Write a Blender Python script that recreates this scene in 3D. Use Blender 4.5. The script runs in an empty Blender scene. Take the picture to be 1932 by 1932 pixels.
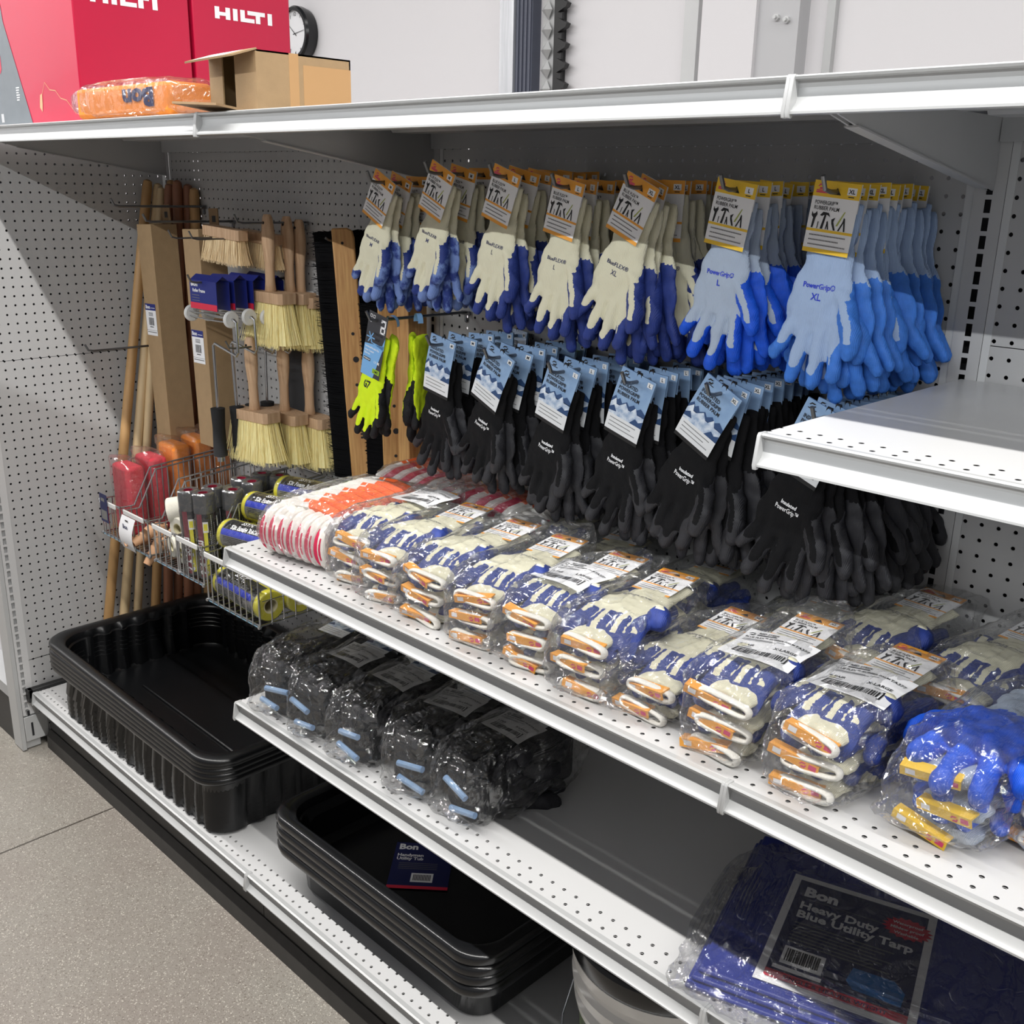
import bpy, bmesh, math, random
from mathutils import Vector, Matrix, noise
from mathutils.bvhtree import BVHTree
I = 0.0254            # everything below is written in inches
PI = math.pi
R = math.radians
C = bpy.context.scene.collection
S = bpy.context.scene
rnd = random.Random(7)

# ------------------------------------------------------------------ camera
cam = bpy.data.cameras.new('camera')
camo = bpy.data.objects.new('camera', cam); C.objects.link(camo)
camo.location = (120.222*I, -62.902*I, 67.526*I)
camo.rotation_euler = (R(72.587), R(-1.1907), R(44.809))
cam.sensor_width = 36; cam.lens = 36*1959.55/1932
cam.clip_start = .05; cam.clip_end = 200
S.camera = camo
# ------------------------------------------------------------------ world, lamps, exposure
S.view_settings.view_transform = 'Standard'; S.view_settings.look = 'None'
S.view_settings.gamma = 1; S.view_settings.use_curve_mapping = False
S.view_settings.exposure = 0.0
w = bpy.data.worlds.new('world'); S.world = w; w.use_nodes = True
w.node_tree.nodes['Background'].inputs[0].default_value = (.93, .95, 1, 1)
w.node_tree.nodes['Background'].inputs[1].default_value = .14
def strip_lamp(name, x, y, z, lx, ly, power, col=(1, .98, .95), tilt=0):
    l = bpy.data.lights.new(name, 'AREA'); l.shape = 'RECTANGLE'; l.size = lx*I; l.size_y = ly*I
    l.energy = power; l.color = col
    o = bpy.data.objects.new(name, l); C.objects.link(o); o.location = (x*I, y*I, z*I); o.rotation_euler = (tilt, 0, 0)
    return o
strip_lamp('ceiling_strip_light', 150, -61, 155, 620, 2.4, 540)
strip_lamp('ceiling_strip_light', 150, -200, 155, 620, 2.4, 760, (.97, .99, 1))
strip_lamp('ceiling_strip_light', 0, 55, 155, 500, 4, 70)

# ------------------------------------------------------------------ materials
def s2l(c):
    return tuple(((v/255)/12.92 if v/255 <= .04045 else ((v/255+.055)/1.055)**2.4) for v in c)
def mat(name, rgb, rough=.5, metal=0, var=0, vscale=20, bump=0, bscale=200, spec=.5, coat=0, stretch=None, col2=None, alpha=None):
    m = bpy.data.materials.new(name); m.use_nodes = True
    nt = m.node_tree; b = nt.nodes['Principled BSDF']; L = nt.links.new
    c = s2l(rgb)
    b.inputs['Base Color'].default_value = (*c, 1); b.inputs['Roughness'].default_value = rough
    b.inputs['Metallic'].default_value = metal; b.inputs['Specular IOR Level'].default_value = spec
    b.inputs['Coat Weight'].default_value = coat
    if var or bump:
        tc = nt.nodes.new('ShaderNodeTexCoord'); mp = nt.nodes.new('ShaderNodeMapping')
        L(tc.outputs['Object'], mp.inputs[0])
        if stretch: mp.inputs['Scale'].default_value = stretch
    if var:
        n = nt.nodes.new('ShaderNodeTexNoise'); n.inputs['Scale'].default_value = vscale; n.inputs['Detail'].default_value = 6
        L(mp.outputs[0], n.inputs[0])
        mr = nt.nodes.new('ShaderNodeMapRange'); mr.inputs[1].default_value = .3; mr.inputs[2].default_value = .7
        L(n.outputs[0], mr.inputs[0])
        mx = nt.nodes.new('ShaderNodeMix'); mx.data_type = 'RGBA'
        d = s2l(col2) if col2 else tuple(v*(1-var) for v in c)
        mx.inputs[6].default_value = (*c, 1); mx.inputs[7].default_value = (*d, 1)
        L(mr.outputs[0], mx.inputs[0]); L(mx.outputs[2], b.inputs['Base Color'])
    if bump:
        n = nt.nodes.new('ShaderNodeTexNoise'); n.inputs['Scale'].default_value = bscale; n.inputs['Detail'].default_value = 3
        L(mp.outputs[0], n.inputs[0])
        bp = nt.nodes.new('ShaderNodeBump'); bp.inputs['Strength'].default_value = bump; bp.inputs['Distance'].default_value = .002
        L(n.outputs[0], bp.inputs['Height']); L(bp.outputs[0], b.inputs['Normal'])
    return m
def math_node(nt, op, a, b=None, c=None):
    n = nt.nodes.new('ShaderNodeMath'); n.operation = op
    for i, v in enumerate((a, b, c)):
        if v is None: continue
        if isinstance(v, (int, float)): n.inputs[i].default_value = v
        else: nt.links.new(v, n.inputs[i])
    return n.outputs[0]
def holes(m, ax, radius, lo=None, hi=None, half=None, period=1.0):
    """punch real see-through holes on a grid (inches, object space): ax = the two in-plane axes"""
    nt = m.node_tree; L = nt.links.new
    tc = nt.nodes.new('ShaderNodeTexCoord'); sp = nt.nodes.new('ShaderNodeSeparateXYZ'); L(tc.outputs['Object'], sp.inputs[0])
    ms = []; vs = []
    for a in ax:
        v = math_node(nt, 'MULTIPLY', sp.outputs['XYZ'.index(a)], 1/I)
        vs.append(v)
        f = math_node(nt, 'SUBTRACT', math_node(nt, 'FRACT', math_node(nt, 'ADD', math_node(nt, 'DIVIDE', v, period), .5)), .5)
        ms.append(math_node(nt, 'MULTIPLY', f, period))
    if half:   # rectangular slot
        inside = math_node(nt, 'MULTIPLY', math_node(nt, 'LESS_THAN', math_node(nt, 'ABSOLUTE', vs[0]), half[0]),
                           math_node(nt, 'LESS_THAN', math_node(nt, 'ABSOLUTE', ms[1]), half[1]))
    else:
        d = math_node(nt, 'ADD', math_node(nt, 'POWER', ms[0], 2.0), math_node(nt, 'POWER', ms[1], 2.0))
        # POWER of negatives is undefined: square by multiply instead
        d = math_node(nt, 'ADD', math_node(nt, 'MULTIPLY', ms[0], ms[0]), math_node(nt, 'MULTIPLY', ms[1], ms[1]))
        inside = math_node(nt, 'LESS_THAN', d, radius*radius)
    for i in range(2):
        if lo and lo[i] is not None: inside = math_node(nt, 'MULTIPLY', inside, math_node(nt, 'GREATER_THAN', vs[i], lo[i]))
        if hi and hi[i] is not None: inside = math_node(nt, 'MULTIPLY', inside, math_node(nt, 'LESS_THAN', vs[i], hi[i]))
    out = nt.nodes['Material Output']; b = nt.nodes['Principled BSDF']
    tr = nt.nodes.new('ShaderNodeBsdfTransparent'); mx = nt.nodes.new('ShaderNodeMixShader')
    L(inside, mx.inputs[0]); L(b.outputs[0], mx.inputs[1]); L(tr.outputs[0], mx.inputs[2]); L(mx.outputs[0], out.inputs[0])
    return m
PANEL = (182, 182, 182)
M = {}
M['panel'] = holes(mat('painted perforated steel', PANEL, .42, var=.04, vscale=6), 'XZ', .125)
M['panel_side'] = holes(mat('painted perforated steel side', PANEL, .42, var=.04, vscale=6), 'YZ', .125)
M['panel_far_shaded'] = holes(mat('shade-dark far perforated skin', (52, 52, 56), .6), 'YZ', .14, lo=(9, 8), hi=(21.5, 26))  # skin colour darkened so the holes in front look shaded
M['slotted'] = holes(mat('slotted upright steel', (190, 190, 190), .4), 'XZ', 0, half=(.19, .37))
M['slotted_side'] = holes(mat('slotted upright steel side', (200, 200, 200), .4), 'YZ', 0, half=(.19, .37), period=1.0)
M['steel'] = mat('light grey powder coat', (205, 206, 206), .32, var=.03, vscale=5)
M['bright'] = mat('white powder coat', (184, 185, 185), .3, var=.02, vscale=5)
M['deck'] = holes(mat('white shelf deck', (204, 204, 204), .3, var=.03, vscale=5), 'XY', .125, hi=(None, 2.5), lo=(None, .5))
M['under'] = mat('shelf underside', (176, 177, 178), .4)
M['black_kick'] = mat('black kick plate', (34, 34, 35), .45)
M['rubber_base'] = mat('dark rubber base strip', (62, 60, 58), .7, var=.2, vscale=30)
M['black_pl'] = mat('black moulded plastic', (14, 15, 17), .3, var=.15, vscale=12, bump=.12, bscale=500)
M['black_smooth'] = mat('black smooth plastic', (22, 23, 25), .22)
M['wall'] = mat('white painted wall', (226, 224, 226), .7, var=.02, vscale=1)
M['light_blocker'] = mat('grey partition', (124, 126, 130), .6)  # surface of the added light blocker behind the camera
M['dark'] = mat('painted cavity shade', (30, 30, 34), .8)  # near-black colour standing in for shade inside cavities and holes
M['chrome'] = mat('zinc wire', (200, 202, 205), .25, metal=1)
M['hook'] = mat('galvanised hook', (120, 122, 125), .35, metal=.9)
M['card_brown'] = mat('brown cardboard', (166, 138, 102), .75, var=.1, vscale=40, bump=.2, bscale=300)
M['card_in'] = mat('cardboard inside', (150, 122, 88), .8, var=.1, vscale=40)
M['white'] = mat('white paper', (238, 238, 240), .5)
M['black'] = mat('black ink', (22, 22, 24), .5)
M['ink_grey'] = mat('grey ink', (110, 110, 112), .6)
M['orange'] = mat('orange card', (240, 165, 60), .5)
M['yellow'] = mat('yellow card', (240, 196, 50), .45)
M['pink'] = mat('pink ink', (214, 60, 110), .5)
M['blue_ink'] = mat('deep blue print', (28, 40, 120), .4)
M['navy'] = mat('navy print', (24, 30, 82), .35)
M['red_ink'] = mat('red print', (214, 40, 70), .4)
M['sky'] = mat('sky blue print', (118, 150, 190), .18, coat=.6, var=.25, vscale=25, col2=(150, 178, 210))
M['sky_dark'] = mat('mountain blue print', (52, 78, 120), .18, coat=.6)
M['snow'] = mat('snow white print', (226, 234, 242), .18, coat=.6, var=.3, vscale=90, col2=(120, 150, 190))
M['wood'] = mat('beech wood', (206, 172, 138), .55, var=.25, vscale=25, stretch=(6, 6, .6), col2=(182, 146, 112), bump=.15, bscale=120)
M['wood_y'] = mat('yellow pine wood', (204, 160, 100), .5, var=.3, vscale=22, stretch=(8, 8, .5), col2=(170, 120, 70))
M['pole_light'] = mat('pale ramin dowel', (214, 188, 146), .5, var=.15, vscale=12, stretch=(5, 5, .5))
M['pole_mid'] = mat('honey ramin dowel', (186, 146, 96), .5, var=.2, vscale=12, stretch=(5, 5, .5))
M['pole_shaded'] = mat('shaded reddish dowel', (150, 100, 74), .5, var=.2, vscale=12, stretch=(5, 5, .5))  # for dowels standing behind, their shade put into a darker brown
M['bristle_y'] = mat('cream tampico bristle', (255, 246, 184), .5, var=.3, vscale=300, stretch=(1, 1, .05), col2=(246, 224, 150))
M['bristle_t'] = mat('tan horsehair bristle', (244, 216, 168), .5, var=.2, vscale=300, stretch=(1, 1, .05))
M['bristle_k'] = mat('black bristle', (10, 10, 12), .9, spec=.1)
M['foam_black'] = mat('charcoal foam', (58, 58, 60), .85, bump=.4, bscale=900)
M['foam_yellow'] = mat('yellow foam', (222, 214, 44), .5, bump=.2, bscale=700)
M['label_black'] = mat('black glossy label', (16, 16, 20), .15)
M['label_grey'] = mat('grey glossy label', (120, 120, 118), .25)
M['royal'] = mat('royal blue print', (40, 60, 190), .25)
M['maroon'] = mat('maroon print', (120, 24, 44), .3)
M['nap'] = mat('white roller nap', (236, 232, 218), .9, var=.1, vscale=60, bump=.5, bscale=500)
M['tube_in'] = mat('cream core tube', (214, 206, 170), .6)
M['sponge_o'] = mat('orange sponge', (240, 142, 50), .9, var=.15, vscale=60, bump=.5, bscale=500)
M['sponge_r'] = mat('red sponge', (214, 62, 76), .9, var=.15, vscale=60, bump=.5, bscale=500)
M['hilti'] = mat('glossy red carton', (190, 20, 62), .3, coat=.3, var=.06, vscale=4)
M['carton_grey'] = mat('grey carton print', (104, 112, 118), .35, coat=.3, var=.12, vscale=30)
M['brown_core'] = mat('brown kraft tube', (172, 126, 92), .8)
M['bucket'] = mat('white bucket plastic', (226, 224, 220), .3)
M['tarp'] = mat('blue tarp', (38, 52, 138), .4, bump=.35, bscale=60)
M['lime'] = mat('lime', (200, 230, 40), .7)
M['cap_white'] = mat('white plastic cap', (226, 226, 224), .35)
M['knit_black'] = mat('black knit mass', (20, 20, 23), .85)
M['grip'] = mat('black foam grip', (24, 24, 26), .8, bump=.3, bscale=800)
M['tan'] = mat('tan rubber', (206, 160, 122), .6)

def floor_mat():
    m = mat('polished concrete', (150, 144, 134), .3); nt = m.node_tree; L = nt.links.new; b = nt.nodes['Principled BSDF']
    tc = nt.nodes.new('ShaderNodeTexCoord')
    def nz(scale, det, lo, hi):
        n = nt.nodes.new('ShaderNodeTexNoise'); n.inputs['Scale'].default_value = scale; n.inputs['Detail'].default_value = det
        L(tc.outputs['Object'], n.inputs[0]); r = nt.nodes.new('ShaderNodeMapRange'); r.inputs[1].default_value = lo; r.inputs[2].default_value = hi
        L(n.outputs[0], r.inputs[0]); return r.outputs[0]
    def mix(f, a, bb):
        x = nt.nodes.new('ShaderNodeMix'); x.data_type = 'RGBA'
        L(f, x.inputs[0])
        for i, v in ((6, a), (7, bb)):
            if isinstance(v, tuple): x.inputs[i].default_value = (*s2l(v), 1)
            else: L(v, x.inputs[i])
        return x.outputs[2]
    c = mix(nz(2.2, 4, .35, .65), (148, 144, 136), (141, 133, 126))
    c = mix(nz(420, 3, .48, .62), c, (132, 125, 116))
    v = nt.nodes.new('ShaderNodeTexVoronoi'); v.inputs['Scale'].default_value = 420; L(tc.outputs['Object'], v.inputs['Vector'])
    sp = nt.nodes.new('ShaderNodeSeparateColor'); L(v.outputs['Color'], sp.inputs[0])
    r = nt.nodes.new('ShaderNodeMapRange'); r.inputs[1].default_value = .9; r.inputs[2].default_value = .97; L(sp.outputs[0], r.inputs[0])
    c = mix(r.outputs[0], c, (190, 184, 173))
    r = nt.nodes.new('ShaderNodeMapRange'); r.inputs[1].default_value = .86; r.inputs[2].default_value = .95; L(sp.outputs[1], r.inputs[0])
    c = mix(r.outputs[0], c, (116, 108, 100))
    # saw-cut control joints (real seams in the slab)
    s = nt.nodes.new('ShaderNodeSeparateXYZ'); L(tc.outputs['Object'], s.inputs[0])
    jx = math_node(nt, 'LESS_THAN', math_node(nt, 'ABSOLUTE', math_node(nt, 'SUBTRACT', s.outputs[0], 18.0*I)), .0032)
    c = mix(jx, c, (74, 68, 62))
    L(c, b.inputs['Base Color'])
    L(nz(60, 4, .2, .9), b.inputs['Roughness'])
    r = nt.nodes.new('ShaderNodeMapRange'); r.inputs[3].default_value = .22; r.inputs[4].default_value = .38
    L(nz(30, 5, .2, .9), r.inputs[0]); L(r.outputs[0], b.inputs['Roughness'])
    return m
M['floor'] = floor_mat()

def bag_mat(name, haze=.05, tint=(1, 1, 1), bstr=.9, scale=38, gl=1.0):
    m = bpy.data.materials.new(name); m.use_nodes = True; nt = m.node_tree; L = nt.links.new
    nt.nodes.remove(nt.nodes['Principled BSDF']); out = nt.nodes['Material Output']
    tr = nt.nodes.new('ShaderNodeBsdfTransparent'); tr.inputs[0].default_value = (*[v*.995 for v in tint], 1)
    g = nt.nodes.new('ShaderNodeBsdfGlossy'); g.inputs['Roughness'].default_value = .09
    d = nt.nodes.new('ShaderNodeBsdfDiffuse'); d.inputs[0].default_value = (.85, .87, .9, 1)
    tc = nt.nodes.new('ShaderNodeTexCoord'); mp = nt.nodes.new('ShaderNodeMapping'); L(tc.outputs['Object'], mp.inputs[0])
    mp.inputs['Scale'].default_value = (1, .55, 1); mp.inputs['Rotation'].default_value = (.3, .2, .4)
    v = nt.nodes.new('ShaderNodeTexVoronoi'); v.inputs['Scale'].default_value = scale; v.feature = 'DISTANCE_TO_EDGE'
    n = nt.nodes.new('ShaderNodeTexNoise'); n.inputs['Scale'].default_value = scale*.6; n.inputs['Detail'].default_value = 4; n.inputs['Distortion'].default_value = 1.5
    L(mp.outputs[0], n.inputs[0])
    ad = nt.nodes.new('ShaderNodeVectorMath'); ad.operation = 'MULTIPLY_ADD'; L(n.outputs['Color'], ad.inputs[0]); ad.inputs[1].default_value = (.035, .035, .035); L(mp.outputs[0], ad.inputs[2])
    L(ad.outputs[0], v.inputs['Vector'])
    wv = nt.nodes.new('ShaderNodeTexWave'); wv.bands_direction = 'X'; wv.inputs['Scale'].default_value = scale*.16; wv.inputs['Distortion'].default_value = 9; wv.inputs['Detail'].default_value = 3; wv.inputs['Detail Scale'].default_value = 1.2
    L(mp.outputs[0], wv.inputs[0])
    h = math_node(nt, 'ADD', math_node(nt, 'MULTIPLY', math_node(nt, 'MINIMUM', v.outputs['Distance'], .16), 2.0), math_node(nt, 'MULTIPLY', n.outputs[0], .5))
    h = math_node(nt, 'ADD', h, math_node(nt, 'MULTIPLY', math_node(nt, 'POWER', wv.outputs['Fac'], 3.0), .9))
    bp = nt.nodes.new('ShaderNodeBump'); bp.inputs['Strength'].default_value = bstr; bp.inputs['Distance'].default_value = .012
    L(h, bp.inputs['Height']); L(bp.outputs[0], g.inputs['Normal'])
    lw = nt.nodes.new('ShaderNodeFresnel'); lw.inputs['IOR'].default_value = 1.3
    fac = math_node(nt, 'MINIMUM', math_node(nt, 'MULTIPLY_ADD', lw.outputs[0], 1.1*gl, .11*gl), .4)
    a = nt.nodes.new('ShaderNodeMixShader'); a.inputs[0].default_value = haze; L(tr.outputs[0], a.inputs[1]); L(d.outputs[0], a.inputs[2])
    x = nt.nodes.new('ShaderNodeMixShader'); L(fac, x.inputs[0]); L(a.outputs[0], x.inputs[1]); L(g.outputs[0], x.inputs[2]); L(x.outputs[0], out.inputs[0])
    return m
M['bag'] = bag_mat('clear polybag film', .035, gl=1.25)
M['bag_hazy'] = bag_mat('hazy polybag film', .12, bstr=1.0, scale=50)
M['bag_dark'] = bag_mat('clear film over black gloves', .012, gl=.95, scale=30)
M['film'] = bag_mat('tight clear film', .02, bstr=.4, scale=30)

def glove_mat(name, knit, dip, rough_dip=.55, mottled=None):
    m = bpy.data.materials.new(name); m.use_nodes = True; nt = m.node_tree; b = nt.nodes['Principled BSDF']; L = nt.links.new
    at = nt.nodes.new('ShaderNodeAttribute'); at.attribute_name = 'dip'
    tc = nt.nodes.new('ShaderNodeTexCoord')
    n = nt.nodes.new('ShaderNodeTexNoise'); n.inputs['Scale'].default_value = 220; n.inputs['Detail'].default_value = 3; L(tc.outputs['Object'], n.inputs[0])
    e = math_node(nt, 'ADD', at.outputs['Fac'], math_node(nt, 'MULTIPLY', math_node(nt, 'SUBTRACT', n.outputs[0], .5), .12))
    isk = math_node(nt, 'GREATER_THAN', e, 0.0)
    # fine knit ribs run down the glove
    wv = nt.nodes.new('ShaderNodeTexWave'); wv.bands_direction = 'X'; wv.inputs['Scale'].default_value = 190; wv.inputs['Distortion'].default_value = 1.5; L(tc.outputs['Object'], wv.inputs[0])
    mk = nt.nodes.new('ShaderNodeMix'); mk.data_type = 'RGBA'; k = s2l(knit)
    mk.inputs[6].default_value = (*[v*.80 for v in k], 1); mk.inputs[7].default_value = (*k, 1); L(wv.outputs[0], mk.inputs[0])
    md = nt.nodes.new('ShaderNodeMix'); md.data_type = 'RGBA'; d = s2l(dip)
    n2 = nt.nodes.new('ShaderNodeTexNoise'); n2.inputs['Scale'].default_value = 28 if mottled else 90; n2.inputs['Detail'].default_value = 5; L(tc.outputs['Object'], n2.inputs[0])
    mr = nt.nodes.new('ShaderNodeMapRange'); mr.inputs[1].default_value = .46 if mottled else .35; mr.inputs[2].default_value = .54 if mottled else .7; L(n2.outputs[0], mr.inputs[0])
    md.inputs[6].default_value = (*d, 1); md.inputs[7].default_value = (*(s2l(mottled) if mottled else tuple(v*.78 for v in d)), 1); L(mr.outputs[0], md.inputs[0])
    mx = nt.nodes.new('ShaderNodeMix'); mx.data_type = 'RGBA'; L(isk, mx.inputs[0]); L(md.outputs[2], mx.inputs[6]); L(mk.outputs[2], mx.inputs[7])
    L(mx.outputs[2], b.inputs['Base Color'])
    L(math_node(nt, 'ADD', math_node(nt, 'MULTIPLY', isk, .9-rough_dip), rough_dip), b.inputs['Roughness'])
    b.inputs['Specular IOR Level'].default_value = .3
    bp = nt.nodes.new('ShaderNodeBump'); bp.inputs['Strength'].default_value = .35; bp.inputs['Distance'].default_value = .0008
    L(math_node(nt, 'ADD', wv.outputs[0], n.outputs[0]), bp.inputs['Height']); L(bp.outputs[0], b.inputs['Normal'])
    return m
M['g_blue'] = glove_mat('cream knit with navy blue rubber', (226, 222, 196), (44, 62, 134))
M['g_blue_m'] = glove_mat('cream knit with mottled blue rubber', (226, 222, 196), (40, 58, 126), mottled=(112, 136, 192))
M['g_royal'] = glove_mat('grey knit with royal blue rubber', (172, 186, 206), (26, 88, 216))
M['g_pale'] = glove_mat('pale blue knit with sky blue rubber', (164, 186, 220), (62, 122, 214))
M['g_black'] = glove_mat('black knit with charcoal rubber', (12, 12, 15), (50, 50, 54), .5)
M['g_lime'] = glove_mat('lime knit with black foam', (226, 255, 40), (24, 24, 27), .7)
M['g_white'] = glove_mat('white string knit', (232, 228, 222), (238, 104, 40), .8)

# ------------------------------------------------------------------ mesh helpers
_txt = {}
def text_mesh(s, bold=0.0):
    k = (s, bold)
    if k not in _txt:
        cu = bpy.data.curves.new('t', 'FONT'); cu.body = s; cu.size = 1; cu.resolution_u = 2; cu.offset = bold; cu.align_x = 'LEFT'
        o = bpy.data.objects.new('t', cu); C.objects.link(o)
        dg = bpy.context.evaluated_depsgraph_get(); me = o.evaluated_get(dg).to_mesh()
        vs = [tuple(v.co) for v in me.vertices]; fs = [tuple(p.vertices) for p in me.polygons]
        o.evaluated_get(dg).to_mesh_clear(); bpy.data.objects.remove(o); bpy.data.curves.remove(cu)
        wd = max([v[0] for v in vs] or [1])
        _txt[k] = (vs, fs, wd)
    return _txt[k]
class MB:
    def __init__(s): s.v = []; s.f = []; s.m = []
    def add(s, vs, fs, mi=0, X=None):
        o = len(s.v)
        s.v += [tuple(X @ Vector(v)) for v in vs] if X is not None else [tuple(v) for v in vs]
        for f in fs: s.f.append(tuple(i+o for i in f)); s.m.append(mi)
        return s
    def box(s, x0, x1, y0, y1, z0, z1, mi=0, X=None):
        return s.add([(x0, y0, z0), (x1, y0, z0), (x1, y1, z0), (x0, y1, z0), (x0, y0, z1), (x1, y0, z1), (x1, y1, z1), (x0, y1, z1)],
                     [(0, 3, 2, 1), (4, 5, 6, 7), (0, 1, 5, 4), (1, 2, 6, 5), (2, 3, 7, 6), (3, 0, 4, 7)], mi, X)
    def tube(s, pts, r, mi=0, n=8, X=None, cap=True, close=False):
        pts = [Vector(p) for p in pts]; k = len(pts); rr = r if isinstance(r, (list, tuple)) else [r]*k
        vs = []; fs = []; up = None
        for i, p in enumerate(pts):
            if close: t = (pts[(i+1) % k]-pts[i-1])
            else: t = (pts[min(i+1, k-1)]-pts[max(i-1, 0)])
            t.normalize()
            if up is None: up = t.orthogonal().normalized()
            else: up = (up-t*up.dot(t)).normalized()
            q = t.cross(up)
            for j in range(n):
                a = 2*PI*j/n; vs.append(p+(up*math.cos(a)+q*math.sin(a))*rr[i])
        for i in range(k if close else k-1):
            for j in range(n):
                a = i*n+j; b = i*n+(j+1) % n; i2 = (i+1) % k
                fs.append((a, b, i2*n+(j+1) % n, i2*n+j))
        if cap and not close: fs += [tuple(range(n))[::-1], tuple(range((k-1)*n, k*n))]
        return s.add(vs, fs, mi, X)
    def lathe(s, prof, mi=0, n=32, X=None):
        vs = []; fs = []
        for r, z in prof:
            for j in range(n): a = 2*PI*j/n; vs.append((r*math.cos(a), r*math.sin(a), z))
        for i in range(len(prof)-1):
            for j in range(n): fs.append((i*n+j, i*n+(j+1) % n, (i+1)*n+(j+1) % n, (i+1)*n+j))
        return s.add(vs, fs, mi, X)
    def prism(s, poly, a0, a1, axis='x', mi=0, X=None):
        k = len(poly); vs = []
        for a in (a0, a1):
            for p in poly:
                vs.append((a, p[0], p[1]) if axis == 'x' else ((p[0], a, p[1]) if axis == 'y' else (p[0], p[1], a)))
        fs = [(i, (i+1) % k, k+(i+1) % k, k+i) for i in range(k)]+[tuple(range(k))[::-1], tuple(range(k, 2*k))]
        return s.add(vs, fs, mi, X)
    def flat(s, poly, mi=0, y=0, X=None):     # polygon (x,z) facing -y
        return s.add([(p[0], y, p[1]) for p in poly], [tuple(range(len(poly)))], mi, X)
    def rect(s, x0, x1, z0, z1, mi=0, y=0, X=None): return s.flat([(x0, z0), (x1, z0), (x1, z1), (x0, z1)], mi, y, X)
    def text(s, t, x, z, h, mi=0, y=0, bold=0.0, width=None, X=None, shear=0, center=False):   # cap height h, left baseline at x,z; facing -y
        vs, fs, wd = text_mesh(t, bold); k = h/.70; kx = k if width is None else width/wd
        if center: x -= wd*kx/2
        return s.add([(x+a*kx+b*k*shear, y, z+b*k) for a, b, c in vs], fs, mi, X)
    def mesh(s, name, mats, smooth=35, recalc=True):
        me = bpy.data.meshes.new(name)
        me.from_pydata([(a*I, b*I, c*I) for a, b, c in s.v], [], s.f)
        for m in mats: me.materials.append(M[m] if isinstance(m, str) else m)
        me.polygons.foreach_set('material_index', s.m)
        if recalc:
            bm = bmesh.new(); bm.from_mesh(me); bmesh.ops.recalc_face_normals(bm, faces=bm.faces); bm.to_mesh(me); bm.free()
        if smooth:
            me.polygons.foreach_set('use_smooth', [True]*len(me.polygons)); me.set_sharp_from_angle(angle=R(smooth))
        me.update(); return me
    def obj(s, name, mats, parent=None, loc=None, rot=None, smooth=35, bevel=0, recalc=True):
        o = bpy.data.objects.new(name, s.mesh(name, mats if isinstance(mats, (list, tuple)) else [mats], smooth, recalc)); C.objects.link(o)
        if parent: o.parent = parent
        if loc: o.location = Vector(loc)*I
        if rot: o.rotation_euler = rot
        if bevel:
            b = o.modifiers.new('bevel', 'BEVEL'); b.width = bevel*I; b.segments = 2; b.limit_method = 'ANGLE'
        return o
def tag(o, label, cat, group=None):
    o['label'] = label; o['category'] = cat
    if group: o['group'] = group
    return o
def struct(o): o['kind'] = 'structure'; return o
def thing(name, label, cat, loc=(0, 0, 0), rot=(0, 0, 0), group=None):
    o = bpy.data.objects.new(name, None); C.objects.link(o); o.location = Vector(loc)*I; o.rotation_euler = rot; o.empty_display_size = .02
    return tag(o, label, cat, group)
def put(me, name, parent, loc=(0, 0, 0), rot=(0, 0, 0), scale=(1, 1, 1)):
    o = bpy.data.objects.new(name, me); C.objects.link(o); o.parent = parent; o.location = Vector(loc)*I; o.rotation_euler = rot; o.scale = scale
    return o
def dup(root, loc=None, rot=None, label=None, group=None):
    r = root.copy(); C.objects.link(r)
    if loc is not None: r.location = Vector(loc)*I
    if rot is not None: r.rotation_euler = rot
    if label: r['label'] = label
    if group: r['group'] = group
    for ch in list(root.children):
        c = ch.copy(); C.objects.link(c); c.parent = r
        for g in list(ch.children):
            d = g.copy(); C.objects.link(d); d.parent = c
    return r
ORD = ['front', 'second', 'third', 'fourth', 'fifth', 'sixth', 'seventh', 'eighth', 'ninth', 'tenth']

# ------------------------------------------------------------------ the setting
struct(MB().box(-160, 330, -400, 200, -4, 0).obj('floor', 'floor', smooth=0))
struct(MB().box(-300, 330, 100, 104, 0, 200).obj('wall_back', 'wall', smooth=0))
struct(MB().box(-164, -160, -400, 100, 0, 200).obj('wall_left', 'wall', smooth=0))
struct(MB().box(-160, 330, -116, -112, 0, 101).obj('unseen_light_blocker', 'light_blocker', smooth=0))  # unseen slab added to block low-angle light from the far strip
# column, conduit and door trims on the rear wall
t = thing('wall_column', 'white boxed steel column standing against the rear wall, two bolts on it', 'column', (12, 100, 0))
MB().box(-5.2, 5.4, -4, 0, 0, 190).obj('column_face', 'wall', t, smooth=0)
MB().box(-10.3, -7.4, -2, 0, 0, 190).obj('side_channel', 'steel', t, smooth=0)
MB().box(5.4, 12.9, -3.2, 0, 0, 190).obj('flange', mat('column flange grey', (190, 190, 192), .5), t, smooth=0)
for bx, bz in ((9.0, 94.3), (10.9, 93.8)):
    MB().tube([(bx, -3.2, bz), (bx, -3.75, bz)], .55, n=6).tube([(bx, -3.7, bz), (bx, -4.3, bz)], .3).obj('bolt', 'steel', t)
struct(MB().box(28.6, 30.0, 98.8, 100, 0, 190).obj('trim_1', 'bright', smooth=0))
t = thing('door_track', 'tall aluminium and dark grey overhead door rail on the rear wall', 'door track', (-40, 100, 0))
MB().box(-3, .9, -3, 0, 0, 190).obj('aluminium_rail', mat('brushed aluminium', (235, 238, 242), .25, metal=.6, var=.3, vscale=15, stretch=(3, 3, .15)), t)
q = MB().box(1.0, 5.6, -2.4, 0, 0, 190)
for k in range(4): q.box(1.6+k*1.1, 2.0+k*1.1, -2.7, -2.4, 0, 190)
q.obj('ribbed_rail', mat('slate grey rail', (84, 88, 102), .4), t)
q = MB()
q.box(6.8, 10.4, -.8, 0, 0, 190)
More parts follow.
